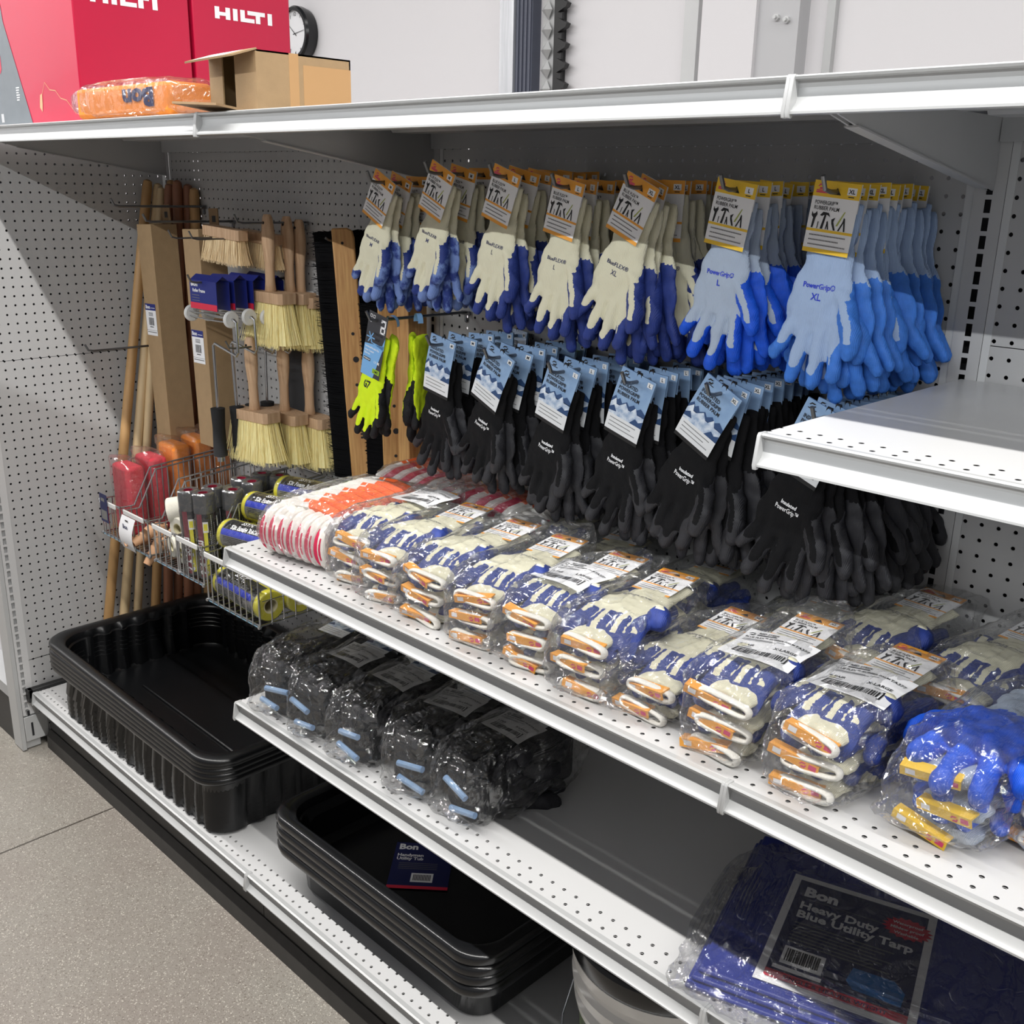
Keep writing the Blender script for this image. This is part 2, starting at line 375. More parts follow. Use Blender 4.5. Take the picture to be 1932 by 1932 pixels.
for k in range(14):
    zc = 86+k*2.65*1.35
    q.add([(7.2, -1.6, zc), (8.6, -1.1, zc+1.75), (10.0, -1.6, zc), (8.6, -1.1, zc-1.75), (8.6, -2.4, zc)], [(0, 1, 4), (1, 2, 4), (2, 3, 4), (3, 0, 4)])
q.obj('folded_chain', 'bright', t, smooth=0)
q = MB().box(10.6, 12.4, -1.6, 0, 0, 190)
for k in range(14):
    zc = 86.5+k*3.58
    q.prism([(12.2, zc+1.3), (14.6, zc+.2), (14.2, zc-.5), (12.2, zc-1.3)], -2.4, -1.2, 'y')
    q.box(11.9, 12.9, -1.9, -1.3, zc+1.1, zc+2.3)
q.obj('toothed_strip', 'black_kick', t, smooth=0)
# clock
t = thing('wall_clock', 'round black-rimmed wall clock with white face, half hidden by the red carton', 'clock', (-115.3, 98.2, 102.3))
X = Matrix.Rotation(R(90), 4, 'X')
MB().lathe([(5.2, 1.75), (5.9, 1.75), (6.3, 1.2), (6.3, -.2), (5.9, -1.7)], n=48, X=X).obj('rim', 'black_smooth', t)
q = MB().lathe([(0, .9), (5.5, .9), (5.6, -1)], 0, 48, X=X)
for h in range(1, 13):
    a = R(90-30*h); q.text(str(h), 4.4*math.cos(a), 4.4*math.sin(a)-.4, .85, 1, y=-.95, bold=.01, center=True)
q.obj('dial', ['white', 'black'], t)
q = MB()
for a, ln, wd in ((R(140), 3.0, .12), (R(8), 4.0, .09)):
    d = Vector((math.cos(a), math.sin(a))); p = Vector((-d.y, d.x))*wd
    q.flat([tuple(-d*.8-p), tuple(d*ln-p*.5), tuple(d*ln+p*.5), tuple(-d*.8+p)], 0, y=-1.05)
q.obj('hands', 'black', t, smooth=0)

# ---------------- gondola shelving: U = uprights at x 0, 48, 96, 144 ; board plane y = 0
seams = [(59.3, 71.6), (35.3, 59.25), (11.3, 35.25), (0.5, 11.25)]
bayname = ['left bay', 'middle bay', 'right bay']
for b in range(3):
    for k, (z0, z1) in enumerate(seams):
        o = 69.5-round(69.5-z0)  # hole row phase
        ox = 48*b+.5; oz = .5 + math.floor(z0)
        dz = -.1 if (b == 2 and k == 0) else 0
        q = MB().box(.45, 46.55, 0, .06, z0-oz+dz, z1-oz+dz)
        ob = q.obj('pegboard_panel', 'panel', None, (ox, 0, oz), smooth=0)
        tag(ob, 'light grey perforated steel back panel, %s, %s from the top' % (bayname[b], ['top', 'second', 'third', 'bottom'][k]), 'pegboard panel', 'perforated back panels')
    # rear skin of the double-sided run, coloured dark as shade behind the holes
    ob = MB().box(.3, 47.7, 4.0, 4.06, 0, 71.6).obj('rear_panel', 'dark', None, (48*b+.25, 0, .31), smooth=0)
    tag(ob, 'rear sheet coloured shade-dark behind the perforated panel, %s' % bayname[b], 'panel', 'rear sheets of the shelving')
for u, nm in enumerate(['in the left corner', 'at the left end of the glove bay', 'at the right end of the glove bay', 'beyond the right edge']):
    x = 48*u
    t = thing('slotted_upright', 'grey slotted steel shelving upright %s' % nm, 'upright', (x, 0, 0), group='slotted uprights of the gondola')
    MB().box(-.88, .88, -.10, -.06, 2-.6, 71.5).obj('slotted_face', 'slotted', t, smooth=0)
    MB().box(-1.35, -.9, -.05, -.01, 2, 71.5).box(.9, 1.35, -.05, -.01, 2, 71.5).obj('flange', 'steel', t, smooth=0)
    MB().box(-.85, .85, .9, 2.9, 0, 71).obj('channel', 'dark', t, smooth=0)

LIP = [(-21.95, 0), (-22.35, .05), (-22.5, -.02), (-22.46, -.12), (-22.2, -.17), (-22.1, -.42), (-22.14, -.75), (-22.28, -1.05), (-22.55, -1.3), (-22.66, -1.36), (-22.66, -1.46), (-22.45, -1.5), (-22.1, -1.35), (-21.9, -.9), (-21.85, -.2)]
def shelf(x0, z, label, group, ribs=True, depth=22, bracket=True, base=False):
    t = thing('metal_shelf', label, 'shelf', (x0, 0, z), group=group)
    MB().box(-.0, 48, .5, 22.35, -.12, 0).obj('deck', 'deck', t, (0, -22.5+.0, 0), smooth=0)
    # local origin of the deck sits on the first hole row
    t.children[0].data.transform(Matrix.Translation((0, 0*I, 0)))
    MB().prism(LIP, .12, 47.88).obj('price_channel', 'bright', t, smooth=25)
    q = MB()
    for xx in (.0, 47.82):
        MB().prism([(-21.9, .06), (-22.45, .08), (-22.56, -.05), (-22.78, -1.4), (-22.72, -1.62), (-22.5, -1.64), (-22.05, -1.3), (-21.9, -.8)], xx, xx+.18).obj('end_cap', 'bright', t, bevel=.03)
    if ribs:
        q = MB()
        for yc in (-18.6, -14.4, -9.6, -4.6):
            q.prism([(yc-1.5, -.12), (yc-1.1, -.55), (yc+1.1, -.55), (yc+1.5, -.12)], 1.5, 46.5)
        q.box(.3, 47.7, -.55, -.3, -1.6, -.12)
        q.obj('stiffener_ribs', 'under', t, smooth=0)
    if bracket:
        for xx in (.12, 47.76):
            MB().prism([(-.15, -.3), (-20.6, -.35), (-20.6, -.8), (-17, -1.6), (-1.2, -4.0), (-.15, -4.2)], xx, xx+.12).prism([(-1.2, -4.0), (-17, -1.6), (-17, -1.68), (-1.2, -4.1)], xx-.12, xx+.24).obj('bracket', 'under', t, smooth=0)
    return t
# the deck's hole rows: y = -21.5 and -20.5 (object origin of the deck at y=-22.5)
TOP = 72.05; MID = 39.05; LOW = 25.1; BASE = 7.8; RS = 57.1
shelf(0, TOP, 'top canopy shelf over the brushes, carrying the red cartons', 'top shelves')
shelf(48, TOP, 'top canopy shelf over the hanging gloves, carrying the brown box', 'top shelves')
shelf(96, TOP, 'empty top canopy shelf at the upper right', 'top shelves')
shelf(48, MID, 'shelf holding the bagged blue and cream gloves, left section', 'middle shelves')
shelf(96, MID, 'shelf holding the bright blue bagged gloves, right section', 'middle shelves')
shelf(48, LOW, 'lower shelf holding the five black glove bags', 'lower shelves')
shelf(96, LOW, 'lower shelf under the big blue tarp pack', 'lower shelves')
shelf(96, RS, 'empty white shelf jutting in at right above the black gloves', 'upper right shelf')
shelf(0, BASE, 'base deck under the ribbed black tubs', 'base decks', bracket=False)
shelf(48, BASE, 'base deck under the smooth black tubs', 'base decks', bracket=False)
shelf(96, BASE, 'base deck at the right end under the tarp shelf', 'base decks', bracket=False)
for b in range(3):
    t = thing('kick_plate', 'black recessed kick plate under the base deck, %s' % bayname[b], 'kick plate', (48*b, -20.9, 0), group='kick plates')
    MB().box(.05, 47.95, 0, .1, 0, 6.2).obj('plate', 'black_kick', t, smooth=0)
    MB().prism([(-.6, 0), (-.55, 1.6), (-.1, 2.4), (-.02, 2.4), (-.02, 0)], 0, 48).obj('rubber_strip', 'rubber_base', t, smooth=0)
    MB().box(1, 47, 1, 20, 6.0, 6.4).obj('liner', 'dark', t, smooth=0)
# ---------------- perpendicular end run at the left: panel plane x = -0.87, holes at y=-21.58+k, z=42.73-r
for k, (z0, z1) in enumerate([(47.8, 71.9), (11.8, 47.75), (1.5, 11.7)]):
    oz = 42.74 if k else 43.79; oy = -21.6 if k else -21.7
    ob = MB().box(0, .05, -.55, 22.2, z0-oz, z1-oz).obj('pegboard_panel', 'panel_side', None, (-.92, oy, oz), smooth=0)
    tag(ob, 'perforated steel end panel at left, %s piece' % ['top', 'middle', 'bottom'][k], 'pegboard panel', 'end run panels')
    ob = MB().box(0, .05, -.55, 22.2, z0-oz, z1-oz).obj('pegboard_panel' if k == 0 else 'rear_panel', 'panel_far_shaded' if k == 0 else 'dark', None, (-3.3, oy, oz), smooth=0)  # dark colour puts the run's inner shade behind the holes
    tag(ob, 'far skin of the end run, coloured shade-dark behind its holes, %s piece' % ['top', 'middle', 'bottom'][k], 'pegboard panel', 'end run far skins')
t = thing('end_post', 'pale grey slotted post standing at the front of the left end run', 'upright', (-.9, -23.1, 0))
MB().box(-.02, .06, -.5, .95, 4.6, 72).obj('slotted_face', 'slotted_side', t, (0, 0, .1), smooth=0)
MB().box(-2.6, .03, -1.05, -.5, .1, 72.5).box(-2.6, -.3, -.5, 1.3, .1, 72.5).obj('post_body', 'bright', t, bevel=.08)
MB().box(-.05, .1, -.5, 2.3, 1.2, 4.5).obj('foot_plate', 'bright', t, bevel=.1)
MB().box(.09, .12, .25, .5, 1.8, 3.6).box(.09, .12, .0, .28, 4.6, 5.3).obj('foot_slots', 'dark', t, smooth=0)
tag(MB().box(-.82, .05, -22.9, -.3, 7.1, 8.25).box(-.82, .05, -23.0, -22.4, 6.6, 8.25).obj('base_end_trim', 'black_kick', None, bevel=.06), 'black plastic trim at the left end of the base deck', 'trim')
# neighbouring aisle beyond the end run
t = thing('neighbour_gondola', 'white base shelf and black plinth glimpsed left of the end post', 'shelving', (-3.4, -23.8, 0))
MB().box(-40, -.1, 0, 20, 0, 6.5).obj('plinth', 'black_kick', t, smooth=0)
MB().box(-40, -.1, -.3, 20, 6.5, 8).obj('base_deck', 'under', t, smooth=0)
MB().box(-40, -.1, 3, 20, 8, 70).obj('white_cabinet', 'wall', t, smooth=0)
#@@PART2
# ------------------------------------------------------------------ gloves
FING = [(-1.42, -1.75, -8.95, .41), (-.55, -.72, -9.95, .45), (.38, .32, -10.25, .46), (1.22, 1.38, -9.65, .45)]
def remesh(mb, vox, smooth=3):
    o = mb.obj('tmp', 'white', smooth=0)
    r = o.modifiers.new('r', 'REMESH'); r.mode = 'VOXEL'; r.voxel_size = vox*I
    sm = o.modifiers.new('s', 'SMOOTH'); sm.iterations = smooth; sm.factor = .5
    dg = bpy.context.evaluated_depsgraph_get(); me = bpy.data.meshes.new_from_object(o.evaluated_get(dg))
    bpy.data.objects.remove(o); me.materials.clear(); return me
def stack(mb, secs, n=20):
    vs = []; fs = []; k = len(secs)
    for (cx, cy, z, rx, ry) in secs:
        for j in range(n): a = 2*PI*j/n; vs.append((cx+rx*math.cos(a), cy+ry*math.sin(a), z))
    for i in range(k-1):
        for j in range(n): fs.append((i*n+j, i*n+(j+1) % n, (i+1)*n+(j+1) % n, (i+1)*n+j))
    fs += [tuple(range(n)), tuple(range((k-1)*n, k*n))]
    mb.add(vs, fs)
def glove_mesh(name, seed=0, splay=1.0, thumb=(2.25, -8.1, -.4), curl=.25, fat=1.0, bend=0.0, vox=.12, thr0=0):
    """back of the hand faces -y, cuff at the top, fingers down; returned with a 'dip' attribute (positive = knit)"""
    rr = random.Random(seed); q = MB()
    stack(q, [(0, 0, -.42, 1.2, .16), (0, 0, -.5, 1.42, .3), (0, 0, -.8, 1.42, .33), (0, 0, -2.4, 1.3, .33), (0, 0, -3.4, 1.33, .36), (-.03, 0, -4.4, 1.66, .46*fat),
              (-.05, 0, -5.4, 1.88, .5*fat), (-.05, 0, -6.3, 1.9, .46*fat), (-.05, 0, -6.95, 1.75, .36*fat)])
    tips = []
    for i, (bx, tx, tz, r) in enumerate(FING):
        tx = bx+(tx-bx)*splay*2.0+rr.uniform(-.12, .12); tz += rr.uniform(-.2, .2)
        cy = -curl*rr.uniform(.4, 1.4)
        pts = [(bx*.9, 0, -5.7), (bx, 0, -6.7), (bx+(tx-bx)*.5, cy*.5, (tz-6.7)/2), (tx, cy, tz+.35), (tx+(tx-bx)*.06, cy*1.1, tz+.05)]
        q.tube(pts, [r*.9, r, r*.98*fat, r*.9*fat, r*.45], n=10); tips.append(Vector((tx, cy, tz)))
    tx, tz, ty = thumb
    q.tube([(.9, 0, -4.7), (1.5, ty*.3, -5.4), ((1.6+tx)/2+.1, ty*.8, -6.4), (tx, ty, tz+.4), (tx, ty, tz+.05)], [.5, .56, .55*fat, .48*fat, .24], n=10)
    tips.append(Vector((tx, ty, tz)))
    me = remesh(q, vox); me.name = name
    vs = [v.co/I for v in me.vertices]; at = me.attributes.new('dip', 'FLOAT', 'POINT')
    vals = []
    for v, co in zip(me.vertices, vs):
        fy = -v.normal.y
        if co.z > -3.9: val = .5 if co.z > -3.5 or fy > 0 else .5
        else:
            d = min((co-t).length for t in tips)
            side = max(0, min(1, (-co.z-3.9)/1.6))
            thr = -.55+.55*side+.66*max(0, min(1, (-co.z-6.2)/1.0))+1.5*max(0, min(1, (1.25-d)/1.0))
            thr += thr0*max(0, min(1, (-co.z-4.6)/1.2))
            if (co-tips[4]).length < 3.1: thr = max(thr, .9 if co.x > 1.2 else .6)
            if abs(co.x) > 1.45 and co.z < -4.2: thr = max(thr, .5)
            val = (fy-thr)*.6
        vals.append(max(-.5, min(.5, val)))
    at.data.foreach_set('value', vals)
    # soft creases
    for v, co in zip(me.vertices, vs):
        n = noise.noise(co*1.1+Vector((seed*7, 0, 0)))*.12+noise.noise(co*2.6+Vector((seed*3, 5, 0)))*.05
        v.co += v.normal*n*I
        if bend and co.z < -6.0:
            a = (-co.z-6.0)*bend; r0 = 1/bend; y = v.co.y/I
            v.co.z = (-6.0-(r0+y)*math.sin(a))*I; v.co.y = (y*math.cos(a)+r0*(1-math.cos(a)))*I if True else 0
    me.polygons.foreach_set('use_smooth', [True]*len(me.polygons)); me.update()
    return me
def with_mat(me, m, name):
    c = me.copy(); c.name = name; c.materials.clear(); c.materials.append(M[m]); return c
GA = glove_mesh('glove a', 1); GB = glove_mesh('glove b', 2, splay=1.3, thumb=(2.6, -7.8, -.3), curl=.45); GC = glove_mesh('glove c', 3, splay=.6, thumb=(1.9, -8.0, -.55))
GD = glove_mesh('glove d', 4, splay=1.0, thumb=(2.1, -7.2, -.3), bend=.2, fat=1.1, thr0=.28)        # fingers curling down (lying in a bag)
def gset(m): return [with_mat(g, m, m) for g in (GA, GB, GC, GD)]
G = {k: gset(k) for k in ('g_blue', 'g_blue_m', 'g_royal', 'g_pale', 'g_black', 'g_lime')}
def printed(me, base_mats, lines, ink, name, pos=(-.15, -5.0)):
    """print lettering on the back of a glove, following its surface"""
    bv = BVHTree.FromPolygons([v.co/I for v in me.vertices], [tuple(p.vertices) for p in me.polygons])
    q = MB()
    for (t, h, dz, bold, wd) in lines: q.text(t, pos[0], pos[1]+dz, h, 0, bold=bold, center=True, width=wd)
    vs = []
    for (x, y, z) in q.v:
        hit = bv.ray_cast(Vector((x, -5, z)), Vector((0, 1, 0)))
        vs.append((x, (hit[0].y if hit[0] else -.4)-.025, z))
    q.v = vs
    return q.mesh(name, [ink], smooth=0, recalc=False)
def lines_for(brand, size):
    if brand == 'blue': return [('BlueFLEX\u00ae', .24, 0, .012, 1.75), (size, .30, -.52, .012, None)]
    if brand == 'power': return [('PowerGrip\u00ae', .26, 0, .03, 1.85), (size, .34, -.58, .02, None)]
    return [('Insulated', .2, .26, .03, 1.0), ('PowerGrip\u2122', .27, -.12, .012, 1.5)]
PR = {}
for gi, gm in ((0, GA), (1, GB), (2, GC), (3, GD)):
    if gi == 3: continue
    PR['blue', 'M', gi] = printed(gm, None, lines_for('blue', 'M'), 'navy', 'print', (-.1, -4.75))
    PR['blue', 'L', gi] = printed(gm, None, lines_for('blue', 'L'), 'navy', 'print', (-.1, -4.75))
    PR['blue', 'XL', gi] = printed(gm, None, lines_for('blue', 'XL'), 'navy', 'print', (-.1, -4.75))
    PR['power', 'L', gi] = printed(gm, None, lines_for('power', 'L'), 'royal', 'print', (-.1, -4.75))
    PR['power', 'XL', gi] = printed(gm, None, lines_for('power', 'XL'), 'royal', 'print', (-.1, -4.75))
    PR['ins', '', gi] = printed(gm, None, lines_for('ins', ''), 'white', 'print', (-.1, -5.2))

# ------------------------------------------------------------------ header cards (top edge z=+.5 at the hook, 2.75 x 3.75)
def tools(q, x0, z0, s, ink, green):
    def P(pts, mi): q.flat([(x0+a*s, z0+b*s) for a, b in pts], mi, -.014)
    P([(.0, .95), (.1, .8), (.22, .86), (.3, .98), (.36, .8), (.28, .62), (.2, .05), (.08, .05), (.12, .6), (0, .72)], ink)
    P([(.46, .42), (.52, .42), (.5, .05), (.45, .05)], ink)
    P([(.52, .78), (.7, .98), (1.05, .95), (1.18, .72), (1.1, .78), (.95, .84), (.88, .8), (.76, .8), (.66, .74)], ink)
    P([(.8, .8), (.92, .8), (.82, .05), (.66, .05)], ink)
    P([(1.0, .45), (1.08, .5), (1.2, .05), (1.12, .05)], ink); P([(1.1, .45), (1.04, .52), (.98, .05), (1.04, .05)], ink)
    P([(1.28, .62), (1.5, .75), (1.42, .5), (1.62, .05), (1.5, .05), (1.32, .4)], ink)
    P([(1.98, 1.1), (2.06, 1.12), (1.72, .3), (1.6, .3)], green)
    P([(2.02, .8), (2.1, .75), (2.22, .05), (2.12, .05), (2.05, .5), (1.86, .05), (1.76, .05), (1.98, .55)], ink)
def logo(q, x, z, s, ink, y=-.014):
    q.flat([(x, z), (x+.16*s, z+.2*s), (x+.5*s, z+.2*s), (x+.4*s, z+.1*s), (x+.2*s, z+.1*s), (x+.1*s, z)], ink, y)
    q.flat([(x+.12*s, z-.18*s), (x+.22*s, z-.05*s), (x+.42*s, z-.05*s), (x+.46*s, z+.06*s), (x+.58*s, z+.06*s), (x+.46*s, z-.18*s)], ink, y)
def card_flex(brand, size, col):
    q = MB()
    # hooked tab: slot cut out around the peg, folded over at the top
    q.add([(-1.37, 0, .5), (1.37, 0, .5), (1.37, .10, .5), (-1.37, .10, .5), (-1.37, 0, -3.25), (1.37, 0, -3.25), (1.37, .10, -1.0), (-1.37, .10, -1.0)],
          [(0, 4, 5, 1), (0, 1, 2, 3), (3, 2, 6, 7)], 1)
    y = -.008
    q.rect(-1.37, 1.37, -.32, .5, 0, y); q.rect(-1.37, 1.37, -2.14, -2.0, 0, y); q.rect(-1.37, 1.37, -3.25, -3.02, 0, y)
    y = -.014
    q.flat([(-.28, -.16), (.28, -.16), (.02, .2)], 2, y)                     # dark peg slot
    logo(q, -1.15, .18, .7, 4); q.rect(-1.2, -.5, -.14, -.06, 4, y); q.rect(-1.2, -.5, -.04, .02, 4, y)
    q.rect(.62, 1.16, -.1, .28, 1, -.012); q.text(size, .89, -.02, .21, 2, -.016, bold=.03, center=True); q.rect(.72, 1.06, -.22, -.17, 2, y)
    q.text({'blue': 'BLUE FLEX\u2122', 'power': 'POWERGRIP\u2122'}[brand], -1.15, -.72, .20, 2, y, bold=.012, width=1.25 if brand == 'blue' else 1.35)
    q.text('RUBBER PALM', -1.15, -1.0, .20, 2, y, bold=.012, width=1.5)
    tools(q, -1.2, -2.02, .95, 2, 5)
    for k, wd in enumerate((2.2, 1.85, 2.3)):
        z = -2.36-.25*k
        for j in range(int(wd/.09)): q.rect(-1.12+j*.09, -1.12+j*.09+.07, z, z+.065, 3, y)
    return q.mesh('hang card '+brand+size, [col, 'white', 'black', 'ink_grey', 'pink', mat('olive print', (168, 176, 90), .5)], smooth=0, recalc=False)
def card_ins(size):
    q = MB(); y = -.012
    q.add([(-1.45, 0, .5), (1.45, 0, .5), (1.45, .12, .5), (-1.45, .12, .5), (-1.45, -.12, -2.0), (1.45, -.12, -2.0), (1.45, 0, -3.85), (-1.45, 0, -3.85), (1.45, .12, -.9), (-1.45, .12, -.9)],
          [(0, 4, 5, 1), (4, 7, 6, 5), (0, 1, 2, 3), (3, 2, 8, 9)], 0)
    def yy(z): return (-.12*(.5-z)/2.5 if z > -2 else -.12*(3.85+z)/1.85)
    def F(pts, mi, e=.012): q.add([(a, yy(b)-e, b) for a, b in pts], [tuple(range(len(pts)))], mi)
    F([(-1.45, -2.0), (1.45, -2.0), (1.45, -1.95), (-1.45, -1.95)], 1)
    r2 = random.Random(5)
    F([(-1.45, -2.0), (-1.45, -1.75), (-1.2, -1.45), (-1.0, -1.7), (-.8, -1.52), (-.55, -1.78), (-.2, -1.55), (.05, -1.75), (.4, -1.5), (.7, -1.72), (1.0, -1.5), (1.45, -1.75), (1.45, -2.0)], 1)
    F([(-1.45, -2.0), (1.45, -2.0), (1.45, -2.75), (-1.45, -2.75)], 2)
    F([(-1.45, -2.0), (-1.1, -1.62), (-.95, -2.0)], 2, .014); F([(-.7, -2.0), (-.25, -1.66), (.1, -2.0)], 2, .014); F([(.3, -2.0), (.62, -1.62), (.85, -2.0)], 2, .014)
    F([(-1.45, -2.35), (-1.1, -2.12), (-.8, -2.5), (-1.45, -2.6)], 1, .016); F([(.4, -2.75), (.8, -2.3), (1.1, -2.45), (1.45, -2.25), (1.45, -2.75)], 1, .016)
    F([(-1.45, -2.75), (1.45, -2.75), (1.45, -3.85), (-1.45, -3.85)], 3)
    F([(-1.45, -3.85), (1.45, -3.85), (1.45, -4.1), (-1.45, -4.1)], 4, .0)
    logo(q, -1.2, .2, .8, 4, -.05); q.rect(-1.2, -.6, -.02, .03, 4, -.05)
    q.rect(.85, 1.28, .0, .34, 3, -.035); q.text(size, 1.06, .07, .2, 4, -.045, bold=.03, center=True)
    for t, z, wd in (('INSULATED', -.62, 1.5), ('POWERGRIP\u00ae', -.95, 1.8), ('RUBBER PALM', -1.28, 1.9)):
        q.text(t, -1.2, z, .24, 4, yy(z-.0)-.03, bold=.02, width=wd)
    for k, wd in enumerate((2.3, 1.9, 2.4)):
        z = -3.02-.27*k
        for j in range(int(wd/.09)): q.rect(-1.2+j*.09, -1.2+j*.09+.07, z, z+.06, 5, yy(z)-.02)
    return q.mesh('hang card insulated '+size, ['sky', 'sky_dark', 'snow', mat('glossy white print', (226, 228, 230), .18, coat=.5), 'black', 'ink_grey'], smooth=0, recalc=False)
CARD = {('blue', s): card_flex('blue', s, 'orange') for s in ('M', 'L', 'XL')}
CARD.update({('power', s): card_flex('power', s, 'yellow') for s in ('L', 'XL')})
CARD.update({('ins', s): card_ins(s) for s in ('M', 'L', 'XL')})
HANG = MB().tube([(0, .05, -.45), (0, .05, -.05), (-.18, .05, .12), (-.12, .05, .42), (.12, .05, .45), (.2, .05, .22)], .075, n=6).box(-.5, .5, .0, .1, -.62, -.42).mesh('hanger', ['black_smooth'])

def peg_hook(x, z, length, label, group, r=.13, tip=.8, double=False):
    t = thing('peg_hook', label, 'hook', (x, -.06, z), group=group)
    MB().tube([(0, 0, -.8), (0, -.12, -.75), (0, -.12, 0), (0, -length+.9, 0), (0, -length+.35, .12), (0, -length, tip)], r, n=8).obj('wire_arm', 'hook', t)
    MB().box(-.55, .55, -.16, -.08, -.25, .12).obj('back_plate', 'hook', t, bevel=.02)
    return t
rowname = {'u': 'upper row', 'l': 'lower row'}
UP = [('blue', 'M', 'g_blue_m', 53.2, -1.9, 26, 6, 2), ('blue', 'M', 'g_blue_m', 60.0, -1.2, 24, 5, 2), ('blue', 'L', 'g_blue', 66.7, -1.35, 17, 6, 0), ('blue', 'L', 'g_blue', 72.5, -1.95, 13, 6, 0),
      ('blue', 'XL', 'g_blue', 78.5, -1.9, 24, 8, 0), ('power', 'L', 'g_royal', 85.4, -1.9, 9, 7, 1), ('power', 'XL', 'g_pale', 91.7, -1.9, 6, 9, 0)]
LO = [('ins', 'M', 'g_black', 60.1, -13.7, 12, 5, 1), ('ins', 'M', 'g_black', 66.4, -13.9, 24, 6, 0), ('ins', 'L', 'g_black', 72.7, -14.1, 18, 6, 2), ('ins', 'L', 'g_black', 79.1, -13.9, 18, 7, 1),
      ('ins', 'XL', 'g_black', 85.5, -13.7, 28, 8, 2), ('ins', 'XL', 'g_black', 92.5, -14.0, 22, 8, 1)]
HORD = ['first', 'second', 'third', 'fourth', 'fifth', 'sixth', 'seventh']
desc = {('blue', 'M'): 'M glove pair, cream with mottled blue palm', ('blue', 'L'): 'L glove pair, cream with navy palm', ('blue', 'XL'): 'XL glove pair, cream with navy palm',
        ('power', 'L'): 'L glove pair, grey and royal blue', ('power', 'XL'): 'XL glove pair, pale blue',
        ('ins', 'M'): 'M black insulated glove pair', ('ins', 'L'): 'L black insulated glove pair', ('ins', 'XL'): 'XL black insulated glove pair'}
for row, spec in (('u', UP), ('l', LO)):
    for h, (brand, size, gm, x, z, roll, n, gi) in enumerate(spec):
        z += 69.5; yf = -9.6; step = (8.4 if row == 'u' else 8.2)/(n-1)
        xh = round(x-.5)+.5
        peg_hook(x, z, 11.2, 'steel peg hook holding the %s glove stack of the %s' % (HORD[h], rowname[row]), 'peg hooks of the %s' % rowname[row])
        rr = random.Random(h*10+(row == 'l'))
        root = thing('glove_pair', '', 'gloves', (x, yf, z), (0, R(roll), 0), '%s of the %s' % ('glove pairs on the hooks', rowname[row]))
        dz = -.05 if row == 'u' else -.25; sc = {'M': .98, 'L': 1.02, 'XL': 1.07}[size]
        if brand == 'ins': sc *= 1.03; dz = -.45
        g1 = put(G[gm][gi], 'glove', root, (0, .42, dz), (0, R(-roll*.3), 0), (sc, 1, sc))
        put(PR[(brand, size, gi)] if brand != 'ins' else PR[('ins', '', gi)], 'printed_lettering', g1)
        # the partner lies back to back, mirrored and a little askew
        g2 = put(G[gm][(gi+1) % 3], 'glove', root, (-.05, 1.02, dz-.55), (0, R(9+roll*.3), PI), (sc, .85, sc))
        put(CARD[(brand, size)], 'hang_card', root, (0, -.02, 0), (R(-2), R(rr.uniform(-2, 2)), 0))
        if brand == 'ins': put(HANG, 'plastic_hanger', root, (0, 0, .15))
        root['label'] = '%s, front of %s hook, %s' % (desc[(brand, size)], HORD[h], rowname[row])
        for k in range(1, n):
            d = dup(root, (x, yf+step*k, z), (0, R(roll*max(0, 1-k*.45)+rr.uniform(-5, 6)), R(rr.uniform(-16, 16))),
                    '%s, %s on %s hook, %s' % (desc[(brand, size)], ORD[k], HORD[h], rowname[row]))
            if k % 2: d.children[0].location.z -= .3*I; d.children[1].location.z += .2*I
#@@PART3
# ---- two lime winter glove pairs on the first lower hook
t = peg_hook(52.5, 56.9, 11.0, 'steel peg hook holding the two lime green glove pairs', 'peg hooks of the lower row')
q = MB(); y = -.012
q.rect(-1.15, 1.15, -4.9, .5, 0, 0)
q.flat([(-1.15, -4.95), (.35, -4.95), (1.15, -1.9), (-1.15, -2.3)], 1, y); q.flat([(-.6, -2.0), (.9, -2.0), (1.15, -1.2), (1.15, -2.3)], 1, y)
# outlined block mark at the upper right, snowflake, small pictograms, size and colour tags
for (a, b, c, d) in ((.42, 1.0, .0, .18), (.42, 1.0, -.55, -.37), (.42, 1.0, -1.0, -.85), (.42, .56, -1.0, -.37), (.86, 1.0, -1.0, .18), (.42, .56, -.1, .18)): q.rect(a, b, c, d, 2, y-.004)
for k in range(3):
    a = R(60*k); dx, dz = math.cos(a)*.5, math.sin(a)*.5; nx, nz = -dz*.1, dx*.1
    q.flat([(-.55-dx-nx, -1.65-dz-nz), (-.55+dx-nx, -1.65+dz-nz), (-.55+dx+nx, -1.65+dz+nz), (-.55-dx+nx, -1.65-dz+nz)], 1, y)
for px, pz in ((-.95, .0), (-.6, .0), (-.95, -.4)): q.rect(px, px+.24, pz, pz+.26, 2, y); q.rect(px+.04, px+.2, pz+.04, pz+.22, 0, y-.003)
q.text('WINTER', -.25, -1.3, .2, 3, y, bold=.01, width=1.1); q.text('GRIP', -.1, -1.75, .22, 3, y, bold=.01)
for k, (wd, zz) in enumerate(((1.7, -2.55), (1.1, -2.85), (.7, -3.12))): q.text(['Insulated/Double Dip', 'Latex Coated', 'Gloves'][k], -1.05, zz, .15, 2, y-.004, bold=.02, width=wd)
q.rect(-1.05, -.2, -3.65, -3.4, 3, y-.002); q.text('PREMIUM', -1.0, -3.59, .13, 2, y-.006, bold=.02, width=.72)
q.text('M', .62, -3.65, .24, 2, y-.004, bold=.03); q.text('CE', .2, -3.62, .18, 2, y-.004)
q.rect(.2, 1.05, -4.5, -4.1, 4, y-.003); q.text('LIME', .3, -4.42, .24, 3, y-.006, bold=.01, width=.62)
CL = q.mesh('winter glove card', [mat('charcoal card', (60, 60, 64), .35), mat('light blue print', (122, 176, 226), .35), 'white', 'black', mat('lime tag', (150, 190, 40), .5)], smooth=0, recalc=False)
q = MB()
for k in range(13): pass
